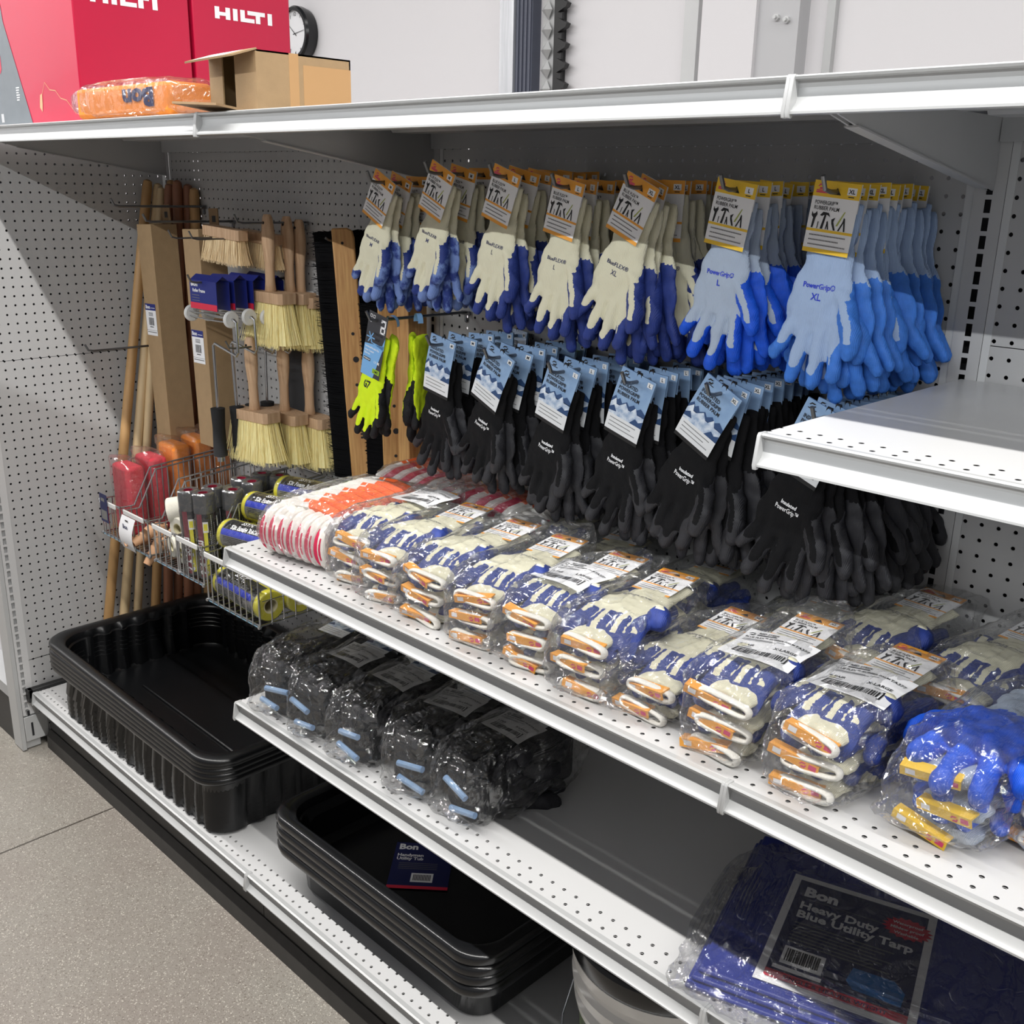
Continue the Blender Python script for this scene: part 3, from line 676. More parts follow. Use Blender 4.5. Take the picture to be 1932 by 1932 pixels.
pts = [(-.05+.6*math.cos(PI*k/12), .75+.0*k, .1+.75*math.sin(PI*k/12)) for k in range(13)]
vs = []; fs = []
for (a, b, c) in pts: vs += [(a, b-.45, c), (a, b+.0, c)]
for k in range(12): fs.append((2*k, 2*k+1, 2*k+3, 2*k+2))
q.add(vs, fs)
LOOP = q.mesh('paper loop', [mat('light blue strap', (130, 174, 216), .4)], smooth=60, recalc=False)
lg = printed(GA, None, [('G7', .62, 0, .04, 1.0)], 'black', 'block mark print', (-.35, -5.2))
root = thing('glove_pair', 'lime green winter glove pair with grey hang card, front of its hook', 'gloves', (52.7, -9.8, 56.9), (0, R(14), R(4)), 'lime glove pairs')
g1 = put(G['g_lime'][0], 'glove', root, (0, .3, -.9), (0, 0, 0), (.85, .95, .97)); put(lg, 'printed_mark', g1)
put(G['g_lime'][1], 'glove', root, (1.0, 1.0, -.9), (0, R(-4), R(150)), (.85, .95, .92))
put(CL, 'hang_card', root, (-.1, -.15, .0)); put(LOOP, 'paper_strap', root, (.75, .35, -.35), (0, 0, R(20)))
d = dup(root, (52.9, -7.0, 56.9), (0, R(2), R(-42)), 'lime green winter glove pair hanging second on its hook, behind the carded one')
for c_ in list(d.children):
    if c_.name.startswith('hang_card'): bpy.data.objects.remove(c_)

# ------------------------------------------------------------------ bagged glove bundles on the middle shelf
def bag_shell(seed, sx, sy, sz, tails=(), sub=5, pw=.42, amp=.22, name='bag shell'):
    bm = bmesh.new(); bmesh.ops.create_icosphere(bm, subdivisions=sub, radius=1)
    off = Vector((seed*11.3, seed*5.1, 0))
    for v in bm.verts:
        d = v.co.normalized(); c = Vector([math.copysign(abs(a)**pw, a) for a in d]); c = c/max(1e-6, max(abs(a) for a in c))*1.0 if False else c
        m = (abs(c.x)**4+abs(c.y)**4+abs(c.z)**4)**.25; c /= m
        p = Vector((c.x*sx, c.y*sy, c.z*sz))
        for (dx, dy, dz, ln, pinch) in tails:   # gathered tail of loose film
            a = max(0, d.dot(Vector((dx, dy, dz)).normalized()))**7
            p += Vector((dx, dy, dz)).normalized()*ln*a
            p.z += -p.z*a*pinch
        n = p*.55+off
        rid = 1-abs(noise.noise(n)*2.2)
        pp = Vector((p.x, p.y*.55, p.z))
        d1 = noise.voronoi(pp*.55+off)[0]; d2 = noise.voronoi(pp*1.5+off*2+Vector((noise.noise(p), 0, 0))*.4)[0]
        e1 = max(0, 1-(d1[1]-d1[0])*4.5); e2 = max(0, 1-(d2[1]-d2[0])*3.5)
        p += d*((rid-.6)*amp+e1*amp*.75+e2*amp*.32)
        if p.z < -sz+.04: p.z = -sz+.04*abs(noise.noise(p))+.0
        v.co = p*I
    me = bpy.data.meshes.new(name); bm.to_mesh(me); bm.free(); me.materials.append(M['bag'])
    me.polygons.foreach_set('use_smooth', [True]*len(me.polygons)); me.set_sharp_from_angle(angle=R(28)); return me
BAGS = [bag_shell(k, 2.6, 5.9, 2.75, tails=tl, sub=6) for k, tl in enumerate([((0, -1, -.7, 1.8, .5), (0, 1, .4, 1.2, .3)), ((-.4, -1, -.5, 1.6, .5), (.3, 1, .7, 2.2, .3)), ((.3, -1, -.6, 1.5, .4), (0, 1, .9, 2.4, .2))])]
def strip_card(col, red=True):
    q = MB(); q.box(-1.35, 1.35, -.55, .1, -.05, .05, 0); q.box(-1.35, 1.35, -.6, -.5, -.42, .06, 0)
    q.rect(-1.1, -.65, -.3, -.02, 1, -.612); logo(q, .35, -.22, .7, 2, -.615); q.rect(.85, 1.25, -.3, -.05, 3, -.612)
    return q.mesh('folded card', [col, 'white', 'pink', 'pink'], smooth=0)
_lp = [(1.75*math.copysign(abs(math.cos(a))**.5, math.cos(a)), 0, .34*math.copysign(abs(math.sin(a))**.7, math.sin(a))) for a in [2*PI*j/28 for j in range(28)]]
CUFF = MB().tube(_lp, [.17]*28, 0, 8, close=True).mesh('cuff fold', [mat('white cuff edge', (236, 234, 226), .85, bump=.4, bscale=500)], smooth=60)
SC = {c: strip_card(c) for c in ('orange', 'yellow')}
def ship_label(size, ink='black', dark=False):
    q = MB(); n = 8; W, H = 4.3, 3.5
    def zz(x, y): return .16*math.sin(x*1.1+.6)+.07*math.sin(y*1.7+x)
    vs = []; fs = []
    for i in range(n+1):
        for j in range(n+1): x = -W/2+W*i/n; y = -H/2+H*j/n; vs.append((x, y, zz(x, y)))
    for i in range(n):
        for j in range(n): a = i*(n+1)+j; fs.append((a, a+n+1, a+n+2, a+1))
    q.add(vs, fs, 0); base = len(q.v)
    p = MB()
    logo(p, -1.95, 1.2, .75, 1, 0); p.text('RED STEER', -1.4, 1.28, .2, 1, 0, bold=.02, width=1.25); p.rect(-1.4, -.2, 1.1, 1.2, 1)
    p.text('BLUE FLEX\u2122 RUBBER PALM', -1.95, .78, .17, 1, 0, bold=.015, width=3.0); p.text('TA377', 1.1, .72, .24, 1, 0, bold=.02, width=.85)
    p.rect(-1.95, .6, .58, .63, 2); p.rect(-1.95, .1, .45, .5, 2)
    p.text('6 PAIR', -1.75, -.15, .22, 1, 0, bold=.02, width=.9); p.text(size, .35, -.2, .22, 1, 0, bold=.02, width=1.35)
    p.rect(-1.7, -.9, -.33, -.28, 2); p.rect(.9, 1.7, -.4, -.36, 2)
    r2 = random.Random(3); x = -1.45
    for (a, b, c, d) in ((-1.6, 1.6, -.58, -.5), (-1.6, 1.6, -1.22, -1.14), (-1.6, -1.5, -1.22, -.5), (1.5, 1.6, -1.22, -.5)): p.rect(a, b, c, d, 1)
    while x < 1.4: wd = r2.choice((.03, .05, .09)); p.rect(x, x+wd, -1.1, -.62, 1); x += wd+r2.choice((.03, .05, .07))
    q.add([(a, c, zz(a, c)+.02) for a, b, c in p.v], p.f, 0); q.m[-len(p.m):] = p.m
    return q.mesh('carton label '+size, [mat('label paper', (196, 196, 196), .45) if dark else 'white', 'black', 'ink_grey'], smooth=60, recalc=False)
LAB = {s: ship_label(s) for s in ('MEDIUM', 'LARGE', 'X-LARGE')}
LABK = ship_label('X-LARGE', dark=True)
LIE = (R(-90), 0, 0)        # hanging glove -> lying on its palm, fingers towards the aisle
def lying(me, root, x, y, z, yaw=0, sc=(1, 1, 1), flip=False, name='glove'):
    # fingers point to -y when yaw=0 ; yaw=180 puts the cuff at the front
    o = put(me, name, root, (x, y, z), (0, 0, 0), sc)
    o.rotation_euler = (Matrix.Rotation(R(yaw), 3, 'Z') @ Matrix.Rotation(R(-90), 3, 'X') @ (Matrix.Rotation(PI, 3, 'Z') if flip else Matrix.Identity(3))).to_euler()
    return o
def bundle(kind, x, y, z, yaw, size, label, layers=3, lab=True, bagi=0, cardtop=True, seed=0, tip=True, printit=True):
    rr = random.Random(seed*13+5); gm = {'blue': 'g_blue', 'royal': 'g_royal'}[kind]; cc = 'orange' if kind == 'blue' else 'yellow'
    root = thing('glove_bundle', label, 'bagged gloves', (x, y, z), (0, 0, R(yaw)), 'bagged glove bundles on the middle shelf')
    ht = .98
    for k in range(layers):
        zb = .42+k*ht*1.45
        # cuff-first folded pair with its card end showing, then the finger ends above it
        lying(G[gm][rr.choice((0, 1))], root, rr.uniform(-.2, .2)+.25, -4.9, zb, 180+rr.uniform(-5, 5), (1.05, 1.25, .88), flip=rr.random() < .5)
        put(SC[cc], 'card_end', root, (rr.uniform(-.7, .5), -4.75, zb+.25), (R(rr.uniform(-8, 10)), R(rr.uniform(-9, 12)), R(rr.uniform(-8, 14))))
        if kind == 'blue': put(CUFF, 'cuff_fold', root, (rr.uniform(.0, .5), -5.02, zb-.02), (R(-10), R(rr.uniform(-7, 7)), R(rr.uniform(-8, 12))), (.84, 1.8, .85))
        if k < layers-1: lying(G[gm][rr.choice((1, 2))], root, rr.uniform(-.3, .1), 4.6, zb+.78, rr.uniform(-6, 6), (1.1, 1.1, .92), flip=True)
    zt = .42+(layers-1)*ht*1.45+.85
    g = lying(G[gm][3 if kind == 'blue' else 1], root, 0, 5.0, zt, rr.uniform(-5, 5), (1.2, 1.25, 1.0) if kind == 'blue' else (1.2, 1.7, 1.05), name='top_glove', flip=kind != 'blue')
    if kind == 'blue' and printit: put(PR['blue', {'MEDIUM': 'M', 'LARGE': 'L', 'X-LARGE': 'XL'}[size], 0], 'printed_lettering', g, (0, -.06, 0))
    if cardtop:
        c = put(CARD[('blue' if kind == 'blue' else 'power', {'MEDIUM': 'M', 'LARGE': 'L', 'X-LARGE': 'XL'}[size] if kind == 'blue' else 'XL')], 'hang_card', root, (0, 5.1, zt+.62), (R(-86), 0, R(rr.uniform(-5, 5))))
    if lab: put(LAB[size], 'carton_label', root, (rr.uniform(-.2, .3), -.9 if lab is True else lab, zt+.82), (R(3), 0, R(rr.uniform(-9, 4))))
    b = put(BAGS[bagi], 'plastic_bag', root, (0, 0, (zt+1.0)/2+.02), (0, 0, 0), (1, 1, (zt+1.05)/5.5))
    return root
ZM = MID+.02
FR = [(60.4, -14.6, 6, 'MEDIUM', 2, 3.0, 'leftmost glove bundle, medium label, beside the red striped bag', 3),
      (64.9, -15.2, 4, 'MEDIUM', 0, None, 'second glove bundle from the left, orange card showing, no white label', 3),
      (70.1, -15.4, 3, 'LARGE', 1, None, 'third glove bundle from the left, thick stack without white label', 3),
      (74.8, -15.5, 4, 'LARGE', 2, None, 'fourth glove bundle from the left, loose film hanging over the lip', 3),
      (79.8, -15.3, 2, 'LARGE', 1, -.5, 'fifth glove bundle from the left, label crossing its middle', 3),
      (84.2, -15.6, 3, 'LARGE', 0, None, 'sixth glove bundle from the left, cream glove printed L on top', 3),
      (88.8, -15.0, 0, 'X-LARGE', 1, 0, 'seventh glove bundle from the left, slumped bag with X-LARGE label', 2.5),
      (94.0, -15.6, 0, 'X-LARGE', 2, -.8, 'glove bundle standing over the shelf joint, X-LARGE label', 3),
      (99.6, -15.6, -4, 'X-LARGE', 0, -.8, 'glove bundle left of the bright blue bag, X-LARGE label', 3)]
for i, (x, y, yaw, size, bi, lab, label, layers) in enumerate(FR):
    bundle('blue', x, y, ZM, yaw, size, label, int(layers), lab if lab is not None else False, bi, seed=i)
bundle('royal', 105.9, -14.6, ZM, -6, 'X-LARGE', 'bright royal blue glove bundle with yellow cards at the right end', 3, False, 1, seed=31, cardtop=False)
BK = [(66.9, -5.0, 84, 'MEDIUM', 'rear glove bundle with MEDIUM label behind the third bundle', 2), (74.6, -6.4, 10, 'MEDIUM', 'rear glove bundle with label under the black gloves', 2),
      (82.6, -6.4, 4, 'LARGE', 'rear glove bundle in shade below the XL black gloves', 2), (91.2, -6.2, -2, 'X-LARGE', 'rear glove bundle with X-LARGE label, left of the right upright', 2),
      (96.9, -6.2, -4, 'X-LARGE', 'rear glove bundle with X-LARGE label against the right upright', 3), (102.9, -6.3, -8, 'X-LARGE', 'rear glove bundle at the right edge, cream glove printed XL on top', 3),
      (110.5, -12, -10, 'X-LARGE', 'glove bundle at the far right edge behind the bright blue bag', 3)]
for i, (x, y, yaw, size, label, layers) in enumerate(BK):
    bundle('blue', x, y, ZM, yaw if abs(yaw) < 40 else yaw-90, size, label, layers, (0 if i not in (5, 2) else False), i % 3, seed=50+i)

# ---- red, white and orange string glove packs
STR = mat('red striped white string knit', (236, 232, 226), .85, bump=.5, bscale=260)
def string_pack(x, y, z, yaw, label, bagm='bag', sz=(4.0, 6.2, 2.4), knit=None):
    root = thing('string_glove_pack', label, 'bagged gloves', (x, y, z), (0, 0, R(yaw)), 'bagged red and orange string gloves')
    # stacked gloves: folded cuffs with red stripes face the aisle, orange-tipped fingers lie on top
    for k in range(7):
        xx = -3.1+k*1.03
        q = MB(); pts = []
        for j in range(13):
            a = PI*j/12; pts.append((0, -4.6-1.15*math.sin(a), .35+1.55*(1-math.cos(a))))
        q.tube([(0, 0, .3)]+pts+[(0, 0, 3.5)], .5, 0, 10)
        q.obj('folded_glove', STR, root, (xx, 0, 0), (0, 0, 0))
        q = MB(); q.tube([(p[0], p[1]-.06, p[2]) for p in pts], .16, 0, 6)
        q.tube([(p[0]+.32, p[1]+.02, p[2]) for p in pts], .1, 0, 6)
        q.obj('red_stripe', 'red_string', root, (xx-.15, -.42, 0))
    for k in range(9):
        yy = -3.6+k*1.05
        MB().tube([(-3.5, yy, 3.55), (-2.0, yy+.15, 3.95), (-.2, yy+.1, 4.1)], [.42, .5, .5]).obj('finger_knit', ('red_string' if knit and k % 2 else STR), root)
        MB().tube([(-.9+.5*(k % 2), yy+.1, 4.14), (.8, yy+.2, 4.12), (2.4, yy+.1, 3.9), (3.4, yy-.1, 3.4)], [.44, .52, .5, .38]).obj('finger_dip', 'orange_dip', root)
    MB().box(-3.4, 3.4, -3.9, 5.2, .2, 3.6).obj('inner_gloves', STR, root, bevel=.4)
    b = put(bag_shell(int(x), sz[0]+.1, sz[1]+.1, 2.35, tails=((-.3, -1, 0, .8, .2), (.6, .8, .4, 1.6, .2)), amp=.2), 'plastic_bag', root, (0, 0, 2.37), (0, 0, 0))
    return root
M['red_string'] = mat('crimson stripe', (206, 30, 78), .7, bump=.4, bscale=300)
M['orange_dip'] = mat('orange knit tips', (242, 104, 44), .75, bump=.5, bscale=260)
string_pack(54.0, -14.6, ZM, 8, 'red and white cuffed string glove pack, bright orange top, nearest the aisle')
string_pack(54.5, -4.5, ZM, 88, 'string glove pack in hazy film behind the nearest one, left rear', knit=1)
string_pack(62.0, -5.2, ZM, 92, 'string glove pack in hazy film lying against the back panel', knit=1)

# ------------------------------------------------------------------ black glove bags on the lower shelf
KB = [bag_shell(40+k, 2.65, 5.6, 2.6, tails=tl, amp=.32, sub=6) for k, tl in enumerate([((-.2, -1, -.7, 1.2, .4), (0, 1, 0, .8, .3)), ((.1, -1, -.8, 1.4, .4), (.3, 1, .4, 1.0, .3))])]
ZL = LOW+.02
BL = [(51.7, -16.4, 8, 'leftmost black glove bag on the lower shelf, hazy film and blue card ends', False), (56.8, -16.3, 5, 'second black glove bag from the left, label on top', True),
      (62.5, -16.2, 3, 'third black glove bag from the left, crumpled star of film in front', True), (68.4, -15.8, 2, 'fourth black glove bag from the left, label tilted', True),
      (74.0, -15.3, -2, 'rightmost and nearest black glove bag on the lower shelf', True)]
for i, (x, y, yaw, label, lab) in enumerate(BL):
    rr = random.Random(i+70)
    root = thing('glove_bundle', label, 'bagged gloves', (x, y, ZL), (0, 0, R(yaw)), 'black bagged glove bundles')
    for k in range(3):
        lying(G['g_black'][(k+i) % 3], root, rr.uniform(-.2, .2), -5.0, .5+k*1.35, 180+rr.uniform(-5, 5), (1.15, 1.35, .9), flip=rr.random() < .5)
        lying(G['g_black'][(k+i+1) % 3], root, rr.uniform(-.3, .3), 4.8, 1.1+k*1.35, rr.uniform(-6, 6), (1.2, 1.35, .92), flip=bool(k % 2))
    stack_ = MB(); stack_.box(-1.9, 1.9, -4.6, 4.8, .3, 4.2)
    stack_.obj('inner_gloves', 'knit_black', root, bevel=.5)
    lying(G['g_black'][3], root, 0, 4.9, 4.35, 0, (1.2, 1.3, .98), name='top_glove')
    put(CARD[('ins', 'XL')], 'hang_card', root, (0, 5.3, 5.35), (R(-88), 0, 0))
    for k in range(2):
        q = MB().tube([(-1.2, -5.15, 0), (1.2, -5.25, 0)], .24, 0, 10); q.obj('card_fold', 'sky', root, (rr.uniform(-.3, .5), 0, 1.1+k*1.5), (0, R(rr.uniform(-14, 14)), R(rr.uniform(-10, 10))))
    if lab: put(LABK, 'carton_label', root, (0, .2, 5.5), (R(3), 0, R(rr.uniform(-6, 8)-90+90)), (.95, .8, .8))
    KB[i % 2].materials[0] = M['bag_dark']; kb = put(KB[i % 2], 'plastic_bag', root, (0, 0, 2.9), (0, 0, 0), (1.05, 1.02, 1.12))
#@@PART4
# ------------------------------------------------------------------ cartons on the canopy shelf
ZT = TOP+.02
def hilti_word(q, X, s, mi):      # block letter wordmark, 6.7 x 1.05, drawn in (x,z) facing -y
    def P(*r): q.rect(*r, mi, -.02, X)
    P(0, .5, 0, 1.05); P(1.15, 1.65, 0, 1.05); P(.5, 1.15, .3, .62)
    P(1.95, 2.45, 0, 1.05)
    P(2.75, 3.25, 0, 1.05); P(3.25, 4.3, 0, .36)
    P(3.55, 5.5, .68, 1.05); P(4.45, 4.95, 0, .68)
    P(5.8, 6.3, 0, 1.05)
XR = Matrix.Rotation(R(90), 4, 'Z')        # face looking +x, text running to +y
t = thing('product_carton', 'large glossy red carton with grey printed panel, left end of the canopy shelf', 'box', (2, -20, ZT))
MB().box(0, 21.8, 0, 11.0, 0, 26).obj('carton_body', 'hilti', t, bevel=.12)
q = MB(); q.flat([(0, 0), (10.9, 0), (6.2, 9.5), (4.9, 18), (4.9, 26), (0, 26)], 0, -.03)
q.flat([(0, 5.0), (4.2, 5.0), (4.6, 5.4), (4.6, 6.6), (4.2, 7.0), (0, 7.0)], 1, -.05)
for k in range(6): q.rect(7.6, 8.4-.1*(k % 3), 2.6-.22*k+.9, 2.7-.22*k+.9, 2, -.05)
for k in range(5): q.rect(3.2+k*.13, 3.27+k*.13, .5, 1.3, 2, -.05)
q.obj('grey_print', ['carton_grey', 'hilti', 'white'], t, smooth=0)
q = MB(); hilti_word(q, Matrix.Translation((21.82, 1.6, 10.05)) @ XR, 1, 0); q.obj('wordmark', 'white', t, smooth=0)
q = MB(); q.flat([(12.8, 1.6), (13.1, 2.7), (13.6, 2.8), (13.5, 1.9), (13.3, 1.2)], 0, -.03)
for a, b in zip([(13.6, 2.7), (14.4, 3.7), (15.4, 3.0), (16.6, 2.9), (17.6, 2.2), (18.8, 2.0)], [(14.4, 3.7), (15.4, 3.0), (16.6, 2.9), (17.6, 2.2), (18.8, 2.0), (20.6, .8)]): q.flat([a, b, (b[0], b[1]+.07), (a[0], a[1]+.07)], 0, -.03)
q.obj('torn_scuff', 'tan', t, smooth=0)
t = thing('product_carton', 'second glossy red carton behind the first, white wordmark near its middle', 'box', (4, -8.6, ZT))
MB().box(0, 19.8, 0, 10.7, 0, 26).obj('carton_body', 'hilti', t, bevel=.12)
q = MB(); hilti_word(q, Matrix.Translation((19.82, 2.3, 10.1)) @ XR, 1, 0); q.obj('wordmark', 'white', t, smooth=0)
# orange sponge in a bag, print upside down
t = thing('bagged_sponge', 'orange sponge in clear bag with upside-down dark blue lettering, before the red carton', 'sponge', (35.5, -20.0, ZT), (0, 0, R(1)))
q = MB().box(-8.2, 7.4, -1.9, 1.9, .12, 2.5)
q.obj('sponge', 'sponge_o', t, bevel=.35)
q = MB(); q.text('Bon', 0, 0, 1.25, 0, 0, bold=.05, width=5.0, X=Matrix.Translation((5.2, -1.97, 2.05)) @ Matrix.Rotation(PI, 4, 'Y')); q.obj('lettering', 'navy', t, smooth=0)
put(bag_shell(3, 9.3, 2.15, 1.45, tails=((-1, 0, 0, 1.6, .2), (1, .1, 0, 1.4, .4)), pw=.3, amp=.12), 'plastic_bag', t, (0, 0, 1.5)).data.materials[0] = M['film']
# brown box with open flaps
t = thing('cardboard_box', 'open brown cardboard box on the canopy shelf, flaps out, dark goods inside', 'box', (46.0, -20.0, ZT), (0, 0, 0))
q = MB(); W_, D_, H_ = 6.4, 8.0, 4.15
q.box(0, .12, 0, D_, 0, H_).box(W_-.12, W_, 0, D_, 0, H_).box(0, W_, 0, D_, 0, .12).box(0, W_, 0, D_, H_-.12, H_).box(0, W_, D_-.12, D_, 0, H_)
q.obj('box_body', 'card_brown', t, smooth=0)
MB().box(W_, W_+.015, 2.6, 3.4, 0, H_).box(W_, W_+.02, 3.8, 8.0, .0, 3.45).obj('tape', mat('tan tape', (186, 146, 100), .4), t, smooth=0)
MB().box(.1, 1.9, -.12, .0, .15, H_-.2).obj('side_flap', 'card_brown', t, smooth=0)
MB().box(3.6, W_-.0, -.12, .0, .1, H_-.1).obj('side_flap', 'card_brown', t, smooth=0)
q = MB().box(0, W_, -2.1, 0, -.06, .06)
q.add([(.9, -1.95, .075), (5.0, -1.95, .075), (5.0, -.15, .075), (.9, -.15, .075)], [(0, 1, 2, 3)], 1)
for k in range(5): q.add([(.8+.25*k, -1.4, .085), (.92+.25*k, -1.4, .085), (.92+.25*k, -.9, .085), (.8+.25*k, -.9, .085)], [(0, 1, 2, 3)], 2)
q.obj('top_flap', ['card_brown', 'white', 'ink_grey'], t, (0, 0, H_-.05), (R(17), R(-1), 0), smooth=0)
q = MB().box(0, W_-.3, -3.3, 0, -.08, .08); q.add([(.6, -3.0, .09), (5, -3.0, .09), (5, -.8, .09), (.6, -.8, .09)], [(0, 1, 2, 3)], 1)
for k in range(14): q.add([(2.2+.16*k, -2.4, .1), (2.28+.16*k, -2.4, .1), (2.28+.16*k, -1.3, .1), (2.2+.16*k, -1.3, .1)], [(0, 1, 2, 3)], 2)
q.obj('bottom_flap', ['card_in', 'ink_grey', 'black'], t, (0.1, 0, .32), (R(-7), R(3), 0), smooth=0)
tag(MB().tube([(48.3, -18.6, ZT+.3), (48.9, -18.5, ZT+1.4), (48.5, -18.3, ZT+2.6)], .55, 0, 10).tube([(49.0, -17.5, ZT+.4), (49.2, -17.4, ZT+3.2)], .6, 1, 10).obj('glove_bundle', ['foam_yellow', 'black'], None), 'yellow and black rolled goods inside the open brown box', 'goods')

# ------------------------------------------------------------------ wooden handles leaning in the left corner
PO = [(.3, -3.0, 'pole_mid', .2, -14.2), (.6, -1.9, 'pole_light', .5, -12.2), (1.9, -2.2, 'pole_light', .8, -10.4), (1.8, -.9, 'pole_mid', 1.6, -8.2), (3.2, -1.9, 'pole_shaded', 2.2, -6.5), (3.6, -.75, 'pole_shaded', 2.0, -5.0),
      (4.7, -1.7, 'pole_shaded', 3.0, -3.8), (5.2, -.7, 'pole_shaded', 2.6, -2.4), (6.6, -.7, 'pole_mid', 3.6, -1.2)]
for i, (xt, yt, m, xb, yb) in enumerate(PO):
    dx = .95; a = Vector((xb+dx, yb, BASE+.1)); b = Vector((xt+dx, yt, 67.4-.4*(i % 3)))
    rad = .58 if i != 2 else .5
    q = MB().tube([a, a.lerp(b, .3), a.lerp(b, .985), a.lerp(b, .997), b], [rad, rad, rad*.98, rad*.8, rad*.3], 0, 14)
    tag(q.obj('broom_handle', m), '%s wooden handle leaning in the corner, %s from the left panel' % ({'pole_mid': 'honey coloured', 'pole_light': 'pale', 'pole_shaded': 'shaded brown'}[m], ['first', 'second', 'third', 'fourth', 'fifth', 'sixth', 'seventh', 'eighth', 'ninth'][i]), 'wooden handle', 'wooden handles in the corner')

# ------------------------------------------------------------------ tall cartons, hooks
def sticker(q, X=None, s=1.0):
    q.rect(-.85*s, .85*s, -1.95*s, 1.95*s, 1, -.02, X); q.rect(-.85*s, .85*s, 1.15*s, 1.95*s, 2, -.03, X)
    q.text('Bon', -.75*s, 1.35*s, .42*s, 1, -.04, bold=.04, width=.72*s, X=X); q.rect(.1*s, .75*s, 1.42*s, 1.48*s, 1, -.04, X)
    for k in range(3): q.rect(-.35*s, .35*s, (.8-.16*k)*s, (.87-.16*k)*s, 3, -.03, X)
    r2 = random.Random(8); x = -.42*s
    while x < .4*s: wd = r2.choice((.03, .05, .07))*s; q.rect(x, x+wd, -.7*s, .25*s, 3, -.03, X); x += wd+r2.choice((.03, .05))*s
    q.rect(-.3*s, .3*s, -.95*s, -.85*s, 3, -.03, X); q.rect(-.85*s, .85*s, -1.33*s, -1.3*s, 3, -.03, X); q.rect(-.75*s, .75*s, -1.6*s, -1.5*s, 4, -.03, X)
for i, (x, y, z, L_, tilt, lab) in enumerate([(5.7, -4.7, 62.6, 24.6, 2.4, 'left tall brown cardboard box hanging on a peg hook, blue and white sticker'), (16.1, -4.7, 62.5, 23.4, 2.0, 'right tall brown cardboard box hanging on a peg hook, behind the roller frames')]):
    t = thing('hanging_carton', lab, 'box', (x, y, z), (0, R(-tilt), R(-3)), 'tall hanging cartons')
    MB().box(-1.85, 1.85, -1.5, 1.6, -L_, 0).obj('box_body', 'card_brown', t, bevel=.06)
    q = MB(); q.box(-.2, 1.8, .9, 1.0, -.1, 2.1); q.rect(.5, 1.3, .7, 1.35, 1, .88)
    q.obj('hang_tab', ['card_in', 'black'], t, smooth=0)
    MB().flat([(1.78, -.02), (1.78, -.02), (1.78, -.02)], 0) if False else None
    q = MB(); sticker(q, Matrix.Translation((-.25, -1.51, -10.6 if i == 0 else -12.4)) @ Matrix.Scale(1.75, 4, (1, 0, 0)), .92); q.obj('sticker', ['white', 'white', 'blue_ink', 'black', 'ink_grey'], t, smooth=0)
peg_hook(8.5, 64.6, 11.0, 'long thin peg hook above the left tall cardboard box', 'thin peg hooks')
peg_hook(14.5, 63.2, 10.5, 'long thin peg hook crossing the right tall cardboard box', 'thin peg hooks')
peg_hook(3.0, 48.6, 13.0, 'bare double peg hook among the wooden handles', 'thin peg hooks')

# ------------------------------------------------------------------ roller frames
rg = MB(); 
root = thing('paint_roller', 'front paint roller frame with white end caps and folded navy header card', 'paint roller frame', (24.6, -9.2, 57.7), (0, 0, R(2)), 'paint roller frames')
root.scale = (.88, .88, .88)
ZC = -3.7
q = MB()
for k in range(5):
    a = 2*PI*k/5; q.tube([(-3.9, .45*math.cos(a), ZC+.45*math.sin(a)), (0, .55*math.cos(a), ZC+.55*math.sin(a)), (3.9, .45*math.cos(a), ZC+.45*math.sin(a))], .07, n=6)
q.obj('cage', 'chrome', root)
XY = Matrix.Rotation(R(90), 4, 'Y')
for s_ in (-1, 1): MB().lathe([(0, -.22), (.8, -.22), (.95, -.1), (.95, .1), (.8, .22), (0, .22)], 0, 28, X=Matrix.Translation((s_*4.1, 0, ZC)) @ XY).obj('end_cap', 'cap_white', root)
q = MB().tube([(3.6, 0, ZC), (4.7, 0, ZC), (5.1, 0, ZC-.25), (5.15, 0, ZC-3.6), (4.8, 0, ZC-4.0), (.3, .1, ZC-3.1), (-.1, .1, ZC-3.4), (0, .1, ZC-11)], .16, n=10)
q.obj('bent_wire', 'chrome', root)
MB().tube([(0, .1, ZC-10.6), (0, .1, ZC-10.7), (0, .1, ZC-13), (0, .1, ZC-16.4), (0, .1, ZC-16.5)], [.4, .85, .74, .84, .6], n=14).obj('foam_grip', 'grip', root)
MB().tube([(0, .1, ZC-16.4), (0, .1, ZC-17.1)], .42, n=12).obj('ferrule', 'chrome', root)
q = MB(); q.box(-2.6, 2.9, -.9, -.82, ZC+.8, .3); q.box(-2.6, 2.9, .72, .8, ZC+.8, .3); q.add([(-2.6, -.82, .3), (2.9, -.82, .3), (2.9, 0, .9), (-2.6, 0, .9), (-2.6, .8, .3), (2.9, .8, .3)], [(0, 1, 2, 3), (3, 2, 5, 4)])
q.rect(-2.6, 2.9, ZC+.8, ZC+1.5, 1, -.92); q.text('Bon', -2.3, -.35, .5, 2, -.93, bold=.04, width=1.4); q.text('Roller Frame', -2.0, -1.0, .36, 2, -.93, bold=.03, width=2.6)
for k in range(3): q.rect(-2.2, -.6, -1.4-.3*k, -1.33-.3*k, 3, -.93)
q.obj('header_card', ['blue_ink', 'red_ink', 'white', 'ink_grey'], root, smooth=0)
for k, (dy, lab) in enumerate([(1.9, 'second'), (3.8, 'third'), (5.7, 'rearmost')]):
    dup(root, (24.6+.4*k, -9.2+dy, 57.7), (0, R(2*k-2), R(3)), '%s paint roller frame behind the front one, navy folded card' % lab)
peg_hook(24.6, 57.8, 11.4, 'peg hook carrying the navy-carded roller frames', 'thin peg hooks', r=.11)

